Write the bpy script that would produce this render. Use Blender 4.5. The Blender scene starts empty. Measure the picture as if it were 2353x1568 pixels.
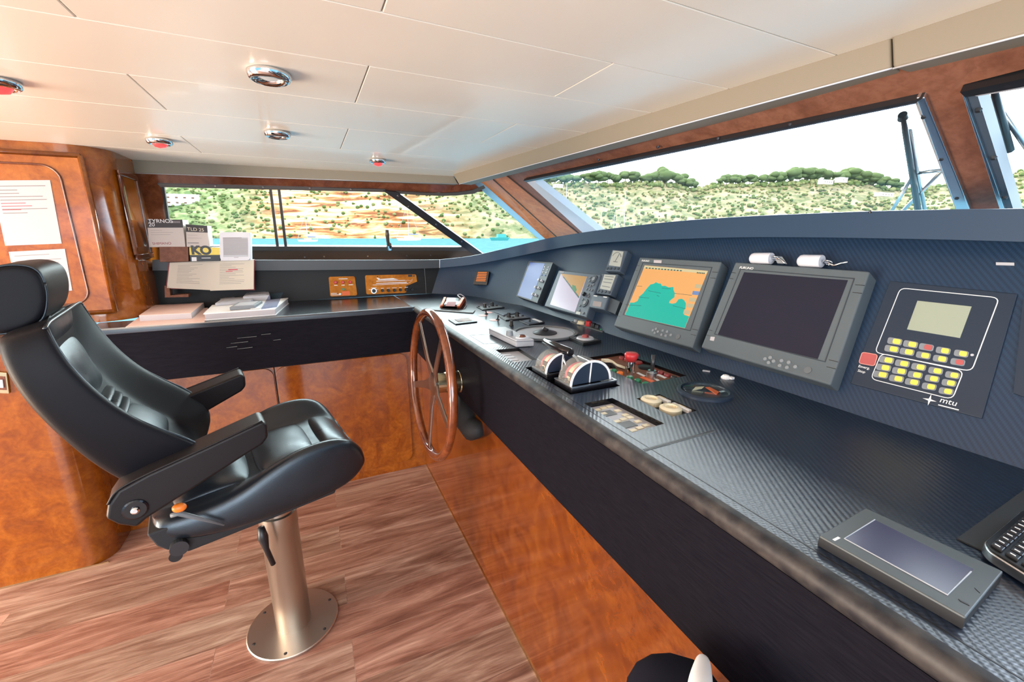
import bpy, bmesh, math, random
from mathutils import Vector, Matrix
random.seed(7)
PI = math.pi
S = bpy.context.scene
COL = S.collection

# ------------------------------------------------------------------ camera
F = 980.0; CX = 1176.5; CY = 784.0
PITCH = math.atan((784 - 540) / F)
YAW = math.atan(474 * math.cos(PITCH) / F)
EYE = Vector((0, 0, 1.5))
fwd = Vector((math.sin(YAW) * math.cos(PITCH), math.cos(YAW) * math.cos(PITCH), -math.sin(PITCH)))
rgt = Vector((math.cos(YAW), -math.sin(YAW), 0)); upv = rgt.cross(fwd)
cam_d = bpy.data.cameras.new('camera'); cam = bpy.data.objects.new('camera', cam_d); COL.objects.link(cam)
cam_d.sensor_fit = 'HORIZONTAL'; cam_d.sensor_width = 36.0; cam_d.lens = F / 2353 * 36.0
cam_d.clip_start = 0.02; cam_d.clip_end = 5000
m3 = Matrix((rgt, upv, -fwd)).transposed()
cam.matrix_world = Matrix.Translation(EYE) @ m3.to_4x4()
S.camera = cam

def ray(p): return fwd + rgt * ((p[0] - CX) / F) - upv * ((p[1] - CY) / F)
def onP(p, q, n):
    d = ray(p); q = Vector(q); n = Vector(n)
    return EYE + d * ((q - EYE).dot(n) / d.dot(n))
def onX(p, X): return onP(p, (X, 0, 0), (1, 0, 0))
def onY(p, Y): return onP(p, (0, Y, 0), (0, 1, 0))
def onZ(p, Z): return onP(p, (0, 0, Z), (0, 0, 1))
def V(*a): return Vector(a)
def lerp(a, b, t): return a + (b - a) * t
def toward(p, d):
    v = p - EYE
    return EYE + v * (1 - d / v.length)

# ------------------------------------------------------------------ materials
M = {}
def mat(name, col, rough=.5, metal=0., spec=.5, coat=0., emit=None, estr=0., alpha=None, sheen=0.):
    m = bpy.data.materials.new(name); m.use_nodes = True
    b = m.node_tree.nodes['Principled BSDF']
    b.inputs['Base Color'].default_value = (*col, 1)
    b.inputs['Roughness'].default_value = rough; b.inputs['Metallic'].default_value = metal
    b.inputs['Specular IOR Level'].default_value = spec
    b.inputs['Coat Weight'].default_value = coat; b.inputs['Coat Roughness'].default_value = .05
    b.inputs['Sheen Weight'].default_value = sheen
    if emit: b.inputs['Emission Color'].default_value = (*emit, 1); b.inputs['Emission Strength'].default_value = estr
    M[name] = m
    return m, m.node_tree.nodes, m.node_tree.links, b
def coords(N, L, scale=(1, 1, 1), kind='Object', rot=(0, 0, 0)):
    t = N.new('ShaderNodeTexCoord'); mp = N.new('ShaderNodeMapping')
    mp.inputs['Scale'].default_value = scale; mp.inputs['Rotation'].default_value = rot
    L.new(t.outputs[kind], mp.inputs['Vector'])
    return mp.outputs['Vector']
def noise(N, L, vec, scale, detail=4, rough=.55, dist=0):
    n = N.new('ShaderNodeTexNoise'); n.inputs['Scale'].default_value = scale; n.inputs['Detail'].default_value = detail
    n.inputs['Roughness'].default_value = rough; n.inputs['Distortion'].default_value = dist
    L.new(vec, n.inputs['Vector']); return n
def ramp(N, L, fac, stops):
    r = N.new('ShaderNodeValToRGB'); e = r.color_ramp.elements
    while len(e) < len(stops): e.new(.5)
    for i, (p, c) in enumerate(stops): e[i].position = p; e[i].color = (*c, 1)
    L.new(fac, r.inputs['Fac']); return r.outputs['Color']
def mix(N, L, a, b, fac, mode='MIX'):
    x = N.new('ShaderNodeMix'); x.data_type = 'RGBA'; x.blend_type = mode
    for s, v in ((0, fac), (6, a), (7, b)):
        if hasattr(v, 'is_linked'): L.new(v, x.inputs[s])
        else: x.inputs[s].default_value = v if s == 0 else (*v, 1)
    return x.outputs[2]
def bump(N, L, b, h, strength=.2, dist=.01):
    n = N.new('ShaderNodeBump'); n.inputs['Strength'].default_value = strength; n.inputs['Distance'].default_value = dist
    L.new(h, n.inputs['Height']); L.new(n.outputs['Normal'], b.inputs['Normal'])

def burl(name, dark, mid, light, rough=.12, coat=.6, spec=.5):
    m, N, L, b = mat(name, mid, rough, coat=coat, spec=spec)
    v = coords(N, L, (1, 1, 1))
    n1 = noise(N, L, v, 9, 6, .6, 1.2); n2 = noise(N, L, v, 55, 3, .6, .4)
    c = ramp(N, L, n1.outputs['Fac'], [(.3, dark), (.5, mid), (.72, light)])
    c2 = ramp(N, L, n2.outputs['Fac'], [(.38, (.78, .72, .68)), (.6, (1, 1, 1))])
    L.new(mix(N, L, c, c2, .7, 'MULTIPLY'), b.inputs['Base Color'])
burl('burl', (.15, .032, .003), (.235, .060, .004), (.31, .092, .007))
burl('burl_red', (.09, .024, .010), (.15, .045, .020), (.21, .072, .035))
burl('burl_panel', (.17, .068, .042), (.235, .100, .062), (.30, .13, .08), rough=.5, coat=0, spec=.2)
burl('burl_shaded', (.10, .020, .003), (.16, .036, .004), (.22, .060, .006))  # same burl, darkened in colour for the shade on the helm base
burl('burl_lit', (.22, .052, .005), (.34, .092, .008), (.44, .135, .013))  # same burl, brightened in colour for the warm light on the bulkhead
burl('burl_post', (.40, .12, .03), (.50, .17, .045), (.58, .22, .065), rough=.45, coat=0, spec=.25)
burl('burl_orange', (.42, .13, .014), (.58, .21, .025), (.66, .26, .04), rough=.6, coat=0, spec=.15)
burl('wheel_wood', (.10, .022, .006), (.20, .045, .011), (.28, .07, .018), rough=.12, coat=.9)

# worktop: dark carbon weave with fine diagonal ribs
def carbon(name, col, col2, rough, scale, ang, strength, spec=.5, dist=.0002, ymax=None):
    m, N, L, b = mat(name, col, rough, spec=spec)
    v = coords(N, L, (1, 1, 1), rot=(0, 0, ang))
    w = N.new('ShaderNodeTexWave'); w.bands_direction = 'X'; w.inputs['Scale'].default_value = scale; w.inputs['Distortion'].default_value = 0
    L.new(v, w.inputs['Vector'])
    w2 = N.new('ShaderNodeTexWave'); w2.bands_direction = 'Y'; w2.inputs['Scale'].default_value = scale * 1.7; w2.inputs['Distortion'].default_value = .3
    L.new(v, w2.inputs['Vector'])
    f = mix(N, L, w.outputs['Color'], w2.outputs['Color'], .25)
    if ymax is not None:
        # the ribbed inset ends at a joint; beyond it the top is smooth
        tc = N.new('ShaderNodeTexCoord'); ob = N.new('ShaderNodeNewGeometry'); sx_ = N.new('ShaderNodeSeparateXYZ'); L.new(ob.outputs['Position'], sx_.inputs[0])
        lt = N.new('ShaderNodeMath'); lt.operation = 'LESS_THAN'; lt.inputs[1].default_value = ymax; L.new(sx_.outputs['Y'], lt.inputs[0])
        f = mix(N, L, (.5, .5, .5), f, lt.outputs[0])
    L.new(mix(N, L, col, col2, f), b.inputs['Base Color'])
    bump(N, L, b, f, strength, dist)
carbon('carbon', (.006, .011, .024), (.017, .029, .055), .33, 35, .656, .5, 1.0, .0009, 1.40)  # bluer base stands in for blue reflections on the worktop
mat('upstand', (.010, .0095, .010), .5, spec=.3); mat('brow_grey', (.048, .052, .058), .45)
carbon('carbon_skylit', (.008, .022, .050), (.014, .038, .080), .45, 55, .5, .2)  # black dash; the blue cast of the sky is put into its colour
m, N, L, b = mat('laminate', (.014, .018, .028), .22, spec=.9)
m, N, L, b = mat('fascia', (.006, .0055, .009), .6, spec=.05)
v = coords(N, L, (2, 2, 30)); n = noise(N, L, v, 12, 5); bump(N, L, b, n.outputs['Fac'], .12, .002)
L.new(ramp(N, L, n.outputs['Fac'], [(.35, (.0045, .0042, .0075)), (.75, (.009, .0085, .013))]), b.inputs['Base Color'])
mat('brow', (.020, .046, .090), .5, spec=.22)  # blue cast of the light put into the grey brow's colour
mat('brow_top', (.05, .058, .07), .5)
m, N, L, b = mat('leather', (.008, .010, .014), .32, spec=.65)
b.inputs['Specular Tint'].default_value = (.78, .90, 1.0, 1)  # paints a blue window sheen into the leather's highlights
v = coords(N, L); n = noise(N, L, v, 260, 4, .6); n2 = noise(N, L, v, 9, 3)
bump(N, L, b, n.outputs['Fac'], .12, .002)
L.new(ramp(N, L, n2.outputs['Fac'], [(.3, (.26, .26, .26)), (.7, (.42, .42, .42))]), b.inputs['Roughness'])
m, N, L, b = mat('leather_shell', (.006, .0057, .008), .45, spec=.13)
n = noise(N, L, coords(N, L), 300, 4, .6); bump(N, L, b, n.outputs['Fac'], .1, .002)
m, N, L, b = mat('leather_arm', (.011, .009, .010), .4, spec=.25)
n = noise(N, L, coords(N, L), 300, 4, .6); bump(N, L, b, n.outputs['Fac'], .1, .002)
# ceiling: cream vinyl panels
m, N, L, b = mat('ceiling', (.86, .82, .74), .33, coat=.15)
n = noise(N, L, coords(N, L, (1, 2.5, 1)), 2.2, 3); bump(N, L, b, n.outputs['Fac'], .05, .02)
m, N, L, b = mat('valance', (.235, .20, .15), .6)
n = noise(N, L, coords(N, L), 160, 2); bump(N, L, b, n.outputs['Fac'], .08, .001)
mat('seam', (.33, .30, .26), .8)
# floor planks along X
m, N, L, b = mat('planks', (.3, .15, .1), .32, spec=.6)
v = coords(N, L, (1, 1, 1), rot=(0, 0, .0))
br = N.new('ShaderNodeTexBrick'); br.inputs['Scale'].default_value = 1; br.inputs['Brick Width'].default_value = 1.25; br.inputs['Row Height'].default_value = .18
br.inputs['Mortar Size'].default_value = .0012; br.inputs['Mortar Smooth'].default_value = .2; br.inputs['Bias'].default_value = 0; br.offset = .37
br.inputs['Color1'].default_value = (.1, .1, .1, 1); br.inputs['Color2'].default_value = (.9, .9, .9, 1); br.inputs['Mortar'].default_value = (0, 0, 0, 1)
L.new(v, br.inputs['Vector'])
addv = N.new('ShaderNodeVectorMath'); addv.operation = 'ADD'
L.new(v, addv.inputs[0]); L.new(br.outputs['Color'], addv.inputs[1])
mp = N.new('ShaderNodeMapping'); mp.inputs['Scale'].default_value = (.9, 8, 1); L.new(addv.outputs[0], mp.inputs['Vector'])
g1 = noise(N, L, mp.outputs['Vector'], 2.0, 7, .62, 1.1)
mp2 = N.new('ShaderNodeMapping'); mp2.inputs['Scale'].default_value = (3, 60, 1); L.new(addv.outputs[0], mp2.inputs['Vector'])
g2 = noise(N, L, mp2.outputs['Vector'], 3, 4, .6, .3)
c1 = ramp(N, L, g1.outputs['Fac'], [(.26, (.10, .052, .040)), (.42, (.23, .130, .100)), (.56, (.36, .245, .20)), (.72, (.54, .43, .37))])
c2 = ramp(N, L, g2.outputs['Fac'], [(.35, (.7, .68, .66)), (.6, (1, 1, 1))])
c = mix(N, L, c1, c2, .8, 'MULTIPLY')
tint = ramp(N, L, br.outputs['Color'], [(.0, (.9, .86, .82)), (.35, (1.05, .84, .78)), (.65, (.98, .98, .93)), (1, (1.1, .9, .82))])
L.new(mix(N, L, c, tint, 1.0, 'MULTIPLY'), b.inputs['Base Color'])
L.new(ramp(N, L, g2.outputs['Fac'], [(.3, (.27, .27, .27)), (.7, (.42, .42, .42))]), b.inputs['Roughness'])
bump(N, L, b, g2.outputs['Fac'], .06, .002)

mat('chrome', (.75, .76, .78), .1, 1); 
m, N, L, b = mat('steel', (.55, .52, .46), .3, 1)
n = noise(N, L, coords(N, L, (1, 1, 40)), 20, 3); bump(N, L, b, n.outputs['Fac'], .05, .001)
mat('plate_steel', (.60, .56, .52), .33, 1)
mat('brass', (.62, .52, .32), .22, 1); mat('spoke', (.42, .36, .32), .3, 1)
mat('frame_metal', (.62, .64, .66), .28, 1); mat('frame_dark', (.10, .09, .085), .35, .3); mat('frame_brown', (.07, .045, .03), .4)
mat('black', (.010, .010, .012), .4); mat('black_gloss', (.006, .006, .008), .15); mat('rubber', (.012, .012, .014), .7)
mat('dark_metal', (.05, .05, .055), .35, .6)
mat('bezel', (.088, .108, .122), .5); mat('bezel_dark', (.030, .040, .052), .45); mat('bezel_blue', (.065, .088, .12), .45); mat('device_grey', (.07, .083, .088), .45)
mat('screen_off', (.012, .013, .028), .12); mat('screen_blue_sheen', (.07, .11, .36), .35, spec=.3)  # the blue one paints a reflection into the screen's own colour
mat('grey_plastic', (.22, .24, .26), .5); mat('mid_grey', (.12, .13, .14), .5); mat('light_grey', (.45, .46, .50), .45)
mat('white_plastic', (.62, .62, .67), .4); mat('paper', (.7, .66, .62), .8); mat('paper_white', (.47, .44, .465), .8); mat('paper_cream', (.66, .59, .49), .8)
mat('paper_pink', (.80, .58, .52), .8); mat('ink', (.30, .27, .27), .8); mat('ink_grey', (.22, .20, .21), .8); mat('ink_red', (.7, .12, .15), .8)
mat('key_red', (.42, .09, .09), .45); mat('mat_grey', (.035, .038, .04), .6); mat('red', (.55, .03, .035), .35); mat('orange', (.85, .20, .02), .4); mat('green', (.01, .22, .10), .35); mat('red_dark', (.28, .03, .03), .4); mat('toe_rubber', (.6, .6, .63), .5)
mat('yellow', (.80, .62, .10), .45); mat('cream', (.78, .70, .50), .45); mat('turquoise', (.02, .5, .5), .4); mat('key_grey', (.20, .22, .25), .5)
mat('white', (.85, .85, .85), .5); mat('blue', (.05, .1, .4), .4); mat('pink_plate', (.80, .35, .30), .4)
mat('lcd', (.42, .44, .40), .3); mat('lcd_green', (.30, .34, .27), .35); mat('panel_black', (.016, .028, .050), .4)
mat('carton_dark', (.05, .042, .045), .6); mat('carton', (.62, .55, .50), .6); mat('carton_light', (.78, .78, .82), .6)
mat('cloth', (.009, .009, .016), .95, spec=.1); mat('shoe_white', (.72, .73, .76), .6); mat('sole', (.6, .6, .62), .7); mat('skin', (.55, .33, .24), .6)
mat('orange_sticker', (.85, .16, .04), .5)
def emis(name, col, s=1.0, rough=.25):
    mat(name, tuple(c * .25 for c in col), rough, emit=col, estr=s)
emis('scr_sand', (.80, .40, .14), .42); emis('scr_teal', (.01, .40, .32), .5); emis('scr_bar', (.62, .54, .32), .42); emis('scr_menu', (.35, .30, .18), .7)
emis('scr_menu_blue', (.10, .16, .30), .8); emis('scr_line', (.02, .10, .09), .4); emis('scr_brown', (.36, .20, .06), .6); emis('scr_green', (.04, .16, .07), .6)
emis('scr_glare', (.44, .38, .47), .5); emis('lamp_red', (1.0, .05, .05), 1.2); emis('lamp_lens', (.8, .75, .7), .3)  # the plotter's pink glow paints glare on its glass
# glass
def glass(name, tint, refl=1.0, rough=.0, haze=0):
    m = bpy.data.materials.new(name); m.use_nodes = True; N = m.node_tree.nodes; L = m.node_tree.links
    N.remove(N['Principled BSDF']); o = N['Material Output']
    t = N.new('ShaderNodeBsdfTransparent'); t.inputs[0].default_value = (*tint, 1)
    g = N.new('ShaderNodeBsdfGlossy'); g.inputs['Roughness'].default_value = rough
    f = N.new('ShaderNodeLayerWeight'); pw = N.new('ShaderNodeMath'); pw.operation = 'POWER'; pw.inputs[1].default_value = 5; L.new(f.outputs['Facing'], pw.inputs[0])
    mu = N.new('ShaderNodeMath'); mu.operation = 'MULTIPLY_ADD'; mu.inputs[1].default_value = .45 * refl; mu.inputs[2].default_value = .02 * refl; L.new(pw.outputs[0], mu.inputs[0])
    x = N.new('ShaderNodeMixShader'); L.new(mu.outputs[0], x.inputs[0]); L.new(t.outputs[0], x.inputs[1]); L.new(g.outputs[0], x.inputs[2])
    last = x
    if haze:
        df = N.new('ShaderNodeBsdfDiffuse'); df.inputs[0].default_value = (.75, .76, .74, 1); x2 = N.new('ShaderNodeMixShader'); x2.inputs[0].default_value = haze
        L.new(x.outputs[0], x2.inputs[1]); L.new(df.outputs[0], x2.inputs[2]); last = x2
    L.new(last.outputs[0], o.inputs['Surface']); M[name] = m
glass('glass', (.97, .99, .97)); glass('glass_dome', (.86, .88, .86), 1.8, .02, .13); glass('lens_glass', (.86, .9, .9), 1.4, .01); glass('glass_side', (.90, .97, .95)); glass('acetate', (.62, .64, .74), 1.2, .1)

# ------------------------------------------------------------------ mesh building
class MB:
    def __init__(s): s.v = []; s.f = []
    def face(s, pts):
        i = len(s.v); s.v += [Vector(p) for p in pts]; s.f.append(tuple(range(i, i + len(pts)))); return s
    def prism(s, pts, vec, cap=True):
        n = len(pts); i = len(s.v); vec = Vector(vec)
        s.v += [Vector(p) for p in pts] + [Vector(p) + vec for p in pts]
        if cap: s.f.append(tuple(range(i, i + n))); s.f.append(tuple(range(i + 2 * n - 1, i + n - 1, -1)))
        for k in range(n):
            j = (k + 1) % n; s.f.append((i + k, i + n + k, i + n + j, i + j))
        return s
    def loft(s, loops, closed=True, cap=True):
        n = len(loops[0]); i = len(s.v)
        for lp in loops: s.v += [Vector(p) for p in lp]
        for r in range(len(loops) - 1):
            for k in range(n if closed else n - 1):
                j = (k + 1) % n; a = i + r * n
                s.f.append((a + k, a + j, a + n + j, a + n + k))
        if cap and closed:
            s.f.append(tuple(range(i + n - 1, i - 1, -1))); a = i + (len(loops) - 1) * n; s.f.append(tuple(range(a, a + n)))
        return s
    def box(s, c, size, rot=None):
        c = Vector(c); x, y, z = (q / 2 for q in size)
        p = [Vector(q) for q in ((-x, -y, -z), (x, -y, -z), (x, y, -z), (-x, y, -z))]
        R = rot or Matrix.Identity(3)
        return s.prism([c + R @ q for q in p], R @ Vector((0, 0, 2 * z)))
    def cyl(s, a, b, r0, r1=None, n=20, cap=True):
        a = Vector(a); b = Vector(b); r1 = r0 if r1 is None else r1
        d = (b - a).normalized(); u = d.orthogonal().normalized(); w = d.cross(u)
        lp = lambda c, r: [c + (u * math.cos(2 * PI * k / n) + w * math.sin(2 * PI * k / n)) * r for k in range(n)]
        return s.loft([lp(a, r0), lp(b, r1)], cap=cap)
    def lathe(s, a, d, prof, n=24):
        a = Vector(a); d = Vector(d).normalized(); u = d.orthogonal().normalized(); w = d.cross(u)
        return s.loft([[a + d * h + (u * math.cos(2 * PI * k / n) + w * math.sin(2 * PI * k / n)) * max(r, .0001) for k in range(n)] for r, h in prof])
    def tube(s, path, r, n=10, closed=False):
        path = [Vector(p) for p in path]; L_ = len(path); loops = []; u = None
        for i in range(L_):
            if closed: d = path[(i + 1) % L_] - path[i - 1]
            else: d = path[min(i + 1, L_ - 1)] - path[max(i - 1, 0)]
            d.normalize()
            u = d.orthogonal().normalized() if u is None else (u - d * u.dot(d)).normalized()
            w = d.cross(u); rr = r[i] if isinstance(r, (list, tuple)) else r
            loops.append([path[i] + (u * math.cos(2 * PI * k / n) + w * math.sin(2 * PI * k / n)) * rr for k in range(n)])
        if closed:
            # untwist the last ring to the first
            i0 = len(s.v); s.loft(loops, cap=False); a = i0 + (L_ - 1) * n
            off = min(range(n), key=lambda o: (loops[-1][0] - loops[0][o]).length)
            for k in range(n):
                s.f.append((a + k, a + (k + 1) % n, i0 + (k + 1 + off) % n, i0 + (k + off) % n))
            return s
        return s.loft(loops)
    def ball(s, c, rad, n=12, m=8, R=None):
        c = Vector(c); rad = Vector(rad) if hasattr(rad, '__len__') else Vector((rad,) * 3); R = R or Matrix.Identity(3)
        lp = []
        for i in range(m + 1):
            t = PI * i / m; q = max(math.sin(t), .001)
            lp.append([c + R @ Vector((rad.x * q * math.cos(2 * PI * k / n), rad.y * q * math.sin(2 * PI * k / n), -rad.z * math.cos(t))) for k in range(n)])
        return s.loft(lp)
    def build(s, name, m, parent=None, smooth=False, bevel=0, subsurf=0, seg=2, org=None):
        me = bpy.data.meshes.new(name); o = bpy.data.objects.new(name, me); COL.objects.link(o)
        if parent is not None:
            root = parent; base = Vector((0, 0, 0))
            while root is not None: base = base + root.location; root = root.parent
            o.parent = parent
        else:
            if org is None:
                xs = [sum(v[i] for v in s.v) / len(s.v) for i in range(2)]; base = Vector((xs[0], xs[1], min(v.z for v in s.v)))
            else: base = Vector(org)
            o.location = base
        me.from_pydata([v - base for v in s.v], [], s.f); me.materials.append(M[m] if isinstance(m, str) else m)
        bm = bmesh.new(); bm.from_mesh(me)
        if bevel or smooth or subsurf: bmesh.ops.remove_doubles(bm, verts=bm.verts, dist=1e-5)
        bmesh.ops.recalc_face_normals(bm, faces=bm.faces); bm.to_mesh(me); bm.free()
        if smooth or subsurf:
            for p in me.polygons: p.use_smooth = True
        if bevel:
            md = o.modifiers.new('bevel', 'BEVEL'); md.width = bevel; md.segments = seg; md.limit_method = 'ANGLE'; md.angle_limit = .6
            for p in me.polygons: p.use_smooth = True
            wn = o.modifiers.new('normals', 'WEIGHTED_NORMAL')
        if subsurf:
            md = o.modifiers.new('subsurf', 'SUBSURF'); md.levels = subsurf; md.render_levels = subsurf
        return o

def tag(o, label, cat, group=None):
    o['label'] = label; o['category'] = cat
    if group: o['group'] = group
    return o
def thing(name, label, cat, loc, group=None):
    o = bpy.data.objects.new(name, None); COL.objects.link(o); o.location = Vector(loc); o.empty_display_size = .05
    return tag(o, label, cat, group)
def struct(o, label=None):
    o['kind'] = 'structure'
    if label: o['label'] = label
    return o
def autosmooth(o, ang=.7):
    for p in o.data.polygons: p.use_smooth = True
    bm = bmesh.new(); bm.from_mesh(o.data)
    for e in bm.edges:
        if len(e.link_faces) == 2 and e.calc_face_angle(0) > ang: e.smooth = False
    bm.to_mesh(o.data); bm.free(); return o

class Face:
    """a flat quad in space (TL, TR, BR, BL) with its own u,v,h coordinates"""
    def __init__(s, tl, tr, br, bl):
        s.q = [Vector(p) for p in (tl, tr, br, bl)]
        n = (s.q[3] - s.q[0]).cross(s.q[1] - s.q[0]).normalized()
        if n.dot(EYE - s.q[0]) < 0: n = -n
        s.n = n
    @staticmethod
    def px(q, p0, n, off=0):
        n = Vector(n).normalized(); p0 = Vector(p0) + n * off
        return Face(*[onP(p, p0, n) for p in q])
    def U(s, u, v, h=0):
        a = lerp(s.q[0], s.q[1], u); b = lerp(s.q[3], s.q[2], u); return lerp(a, b, v) + s.n * h
    def P(s, p, h=0): return onP(p, s.q[0] + s.n * h, s.n)
    def rect(s, mb, u0, v0, u1, v1, h0, h1): return mb.prism([s.U(u0, v0, h0), s.U(u1, v0, h0), s.U(u1, v1, h0), s.U(u0, v1, h0)], s.n * (h1 - h0))
    def poly(s, mb, uv, h0, h1): return mb.prism([s.U(u, v, h0) for u, v in uv], s.n * (h1 - h0))
    def pxpoly(s, mb, pts, h0, h1): return mb.prism([s.P(p, 0) + s.n * h0 for p in pts], s.n * (h1 - h0))
    def cyl(s, mb, p, r, h0, h1, r1=None, n=18):
        c = s.P(p) if not isinstance(p, Vector) else p
        return mb.cyl(c + s.n * h0, c + s.n * h1, r, r1, n)
    def frame(s, mb, u0, v0, u1, v1, w, hgt, h0=0):
        # rectangular ring, w given as (du, dv)
        du, dv = w
        s.rect(mb, u0, v0, u1, v0 + dv, h0, hgt); s.rect(mb, u0, v1 - dv, u1, v1, h0, hgt)
        s.rect(mb, u0, v0 + dv, u0 + du, v1 - dv, h0, hgt); s.rect(mb, u1 - du, v0 + dv, u1, v1 - dv, h0, hgt); return mb
    def rr(s, u0, v0, u1, v1, r, k=5):
        w = (s.q[1] - s.q[0]).length; hh = (s.q[3] - s.q[0]).length; ru = r / w; rv = r / hh; out = []
        for cu, cv, a0 in ((u1 - ru, v0 + rv, -90), (u1 - ru, v1 - rv, 0), (u0 + ru, v1 - rv, 90), (u0 + ru, v0 + rv, 180)):
            for i in range(k + 1):
                a = math.radians(a0 + 90 * i / k); out.append((cu + ru * math.cos(a), cv + rv * math.sin(a)))
        return out
    def text(s, txt, u, v, size, m, parent, name='lettering', h=.0008, align='LEFT', ext=.0003, bold=0):
        cu = bpy.data.curves.new(name, 'FONT'); cu.body = txt; cu.size = size; cu.align_x = align; cu.extrude = ext
        if bold: cu.offset = bold
        tmp = bpy.data.objects.new(name, cu); COL.objects.link(tmp)
        me = bpy.data.meshes.new_from_object(tmp.evaluated_get(bpy.context.evaluated_depsgraph_get())); bpy.data.objects.remove(tmp)
        me.materials.clear(); me.materials.append(M[m]); o = bpy.data.objects.new(name, me); COL.objects.link(o)
        x = (s.q[1] - s.q[0]).normalized(); y = s.n.cross(x).normalized(); z = s.n
        R = Matrix((x, y, z)).transposed(); base = Vector((0, 0, 0)); root = parent
        while root is not None: base = base + root.location; root = root.parent
        o.parent = parent; o.matrix_local = Matrix.Translation(s.U(u, v, h) - base) @ R.to_4x4()
        return o
def curve3(pts, n):
    """smooth open curve through points"""
    pts = [Vector(p) for p in pts]; out = []
    for i in range(len(pts) - 1):
        p0 = pts[max(i - 1, 0)]; p1 = pts[i]; p2 = pts[i + 1]; p3 = pts[min(i + 2, len(pts) - 1)]
        for k in range(n):
            t = k / n
            out.append(.5 * (2 * p1 + (p2 - p0) * t + (2 * p0 - 5 * p1 + 4 * p2 - p3) * t * t + (3 * p1 - p0 - 3 * p2 + p3) * t ** 3))
    out.append(pts[-1]); return out
# ================================================================== SETTING
ZC = 1.10; ZT = 1.88
# floor
o = MB().box((-1.1, .1, -.02), (5.8, 5.4, .04)).build('floor', 'planks', org=(0, 0, 0)); struct(o, 'wood plank floor running fore and aft')

# ceiling: cream panels split by narrow seams
seams = [((768, 373), .0), ((780, 343), 0), ((796, 296), 0), ((818, 238), 0), ((845, 152), 0), ((1300, 122), 0), ((1713, 60), 0)]
a0, a1 = onZ((200, 60), ZT), onZ((1400, 257), ZT)
slope = (a1.y - a0.y) / (a1.x - a0.x) * .6
XL, XR = -4.0, 1.22
lines = [lambda X: 3.3] + [(lambda X, q=onZ(p, ZT): q.y + slope * (X - q.x)) for p, _ in seams] + [lambda X: .1, lambda X: -.5, lambda X: -1.1, lambda X: -1.8, lambda X: -2.6]
cuts = {3: [(330, 205), (1135, 312)], 2: [(792, 318)], 4: [(832, 195)], 5: [(157, 22), (1330, 190)], 6: [(884, 8)], 1: [(430, 325)]}
cm = MB(); g = .0012
for i in range(len(lines) - 1):
    hi, lo = lines[i], lines[i + 1]
    xs = [XL] + sorted(onZ(p, ZT).x for p in cuts.get(i, [])) + [XR]
    for x0, x1 in zip(xs[:-1], xs[1:]):
        x0 += g; x1 -= g
        cm.prism([V(x0, lo(x0) + g, ZT), V(x1, lo(x1) + g, ZT), V(x1, hi(x1) - g, ZT), V(x0, hi(x0) - g, ZT)], (0, 0, .012))
ceil_o = cm.build('ceiling', 'ceiling', bevel=.002, org=(0, 0, ZT)); struct(ceil_o, 'cream panelled ceiling')
MB().box(((XL + XR) / 2, .35, ZT + .0155), (XR - XL, 5.9, .025)).build('backing', 'seam', ceil_o)
# unseen roof slab added above so that daylight only comes in through the openings
o = MB().box((-1.2, .35, ZT + .11), (5.9, 6.0, .05)).build('ceiling_roof', 'white', org=(0, 0, ZT)); struct(o)

# beige valances under the ceiling edge
def valance(name, tops, bots, label, th=.09):
    T_ = [onZ(p, ZT + .004) for p in tops]; mb = MB(); a = T_[0]; b = T_[-1]
    d = (b - a).normalized(); n = Vector((-d.y, d.x, 0)) if True else None
    if n.dot(EYE - a) < 0: n = -n
    B_ = [onP(p, a, n) for p in bots]
    mb.prism(T_ + B_[::-1], -n * th)
    o = mb.build(name, 'valance', bevel=.006); struct(o, label)
    e = MB(); e.tube([p - n * .003 for p in B_], .0018, 6).build('edge_bead', 'white_plastic', o, smooth=True)
    return o
valance('trim_1', [(250, 362.5), (1043, 404)], [(250, 396), (1053, 423)], 'beige valance above the side windows')
valance('trim_2', [(1040, 400), (2047, 83)], [(1054, 423.5), (2049, 156)], 'beige valance above the windscreen')
valance('trim_3', [(2047, 81), (2700, -140)], [(2050, 157), (2700, -10)], 'beige valance segment at the right end')

# ---- side wall plane (leans inboard) and windscreen plane (raked)
SN = V(0, .51, .19).normalized(); SP = V(0, 3.19, 1.33)
WN = V(.19, 0, .38).normalized(); WP = V(1.24, 0, 1.775)
def sp(p, off=0): return onP(p, SP - SN * off, SN)
def wp(p, off=0): return onP(p, WP - WN * off, WN)
def sprism(mb, pts, h0, h1): return mb.prism([sp(p) - SN * h0 for p in pts], -SN * (h1 - h0))
def wprism(mb, pts, h0, h1): return mb.prism([wp(p) - WN * h0 for p in pts], -WN * (h1 - h0))

mb = MB()
sprism(mb, [(315, 385), (1047, 412), (1112, 402), (1114, 440), (1060, 444), (905, 440), (880, 438), (366, 424), (300, 422)], -.05, 0)
sprism(mb, [(300, 422), (366, 424), (372, 430), (398, 567), (402, 640), (330, 640)], -.05, 0)
wl = mb.build('wall_left', 'burl_red'); struct(wl, 'reddish burl wood round the side windows')
mb = MB(); sprism(mb, [(402, 571), (1082, 573), (1110, 590), (1110, 625), (402, 640)], -.05, .0)
sill = mb.build('window_ledge', 'frame_brown', wl)
mb = MB()
for p in ((700, 591), (745, 590), (845, 589), (935, 588), (990, 587)): c = sp(p); mb.cyl(c, c - SN * .004, .006, .004, 10)
mb.build('screw', 'frame_metal', wl)
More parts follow.
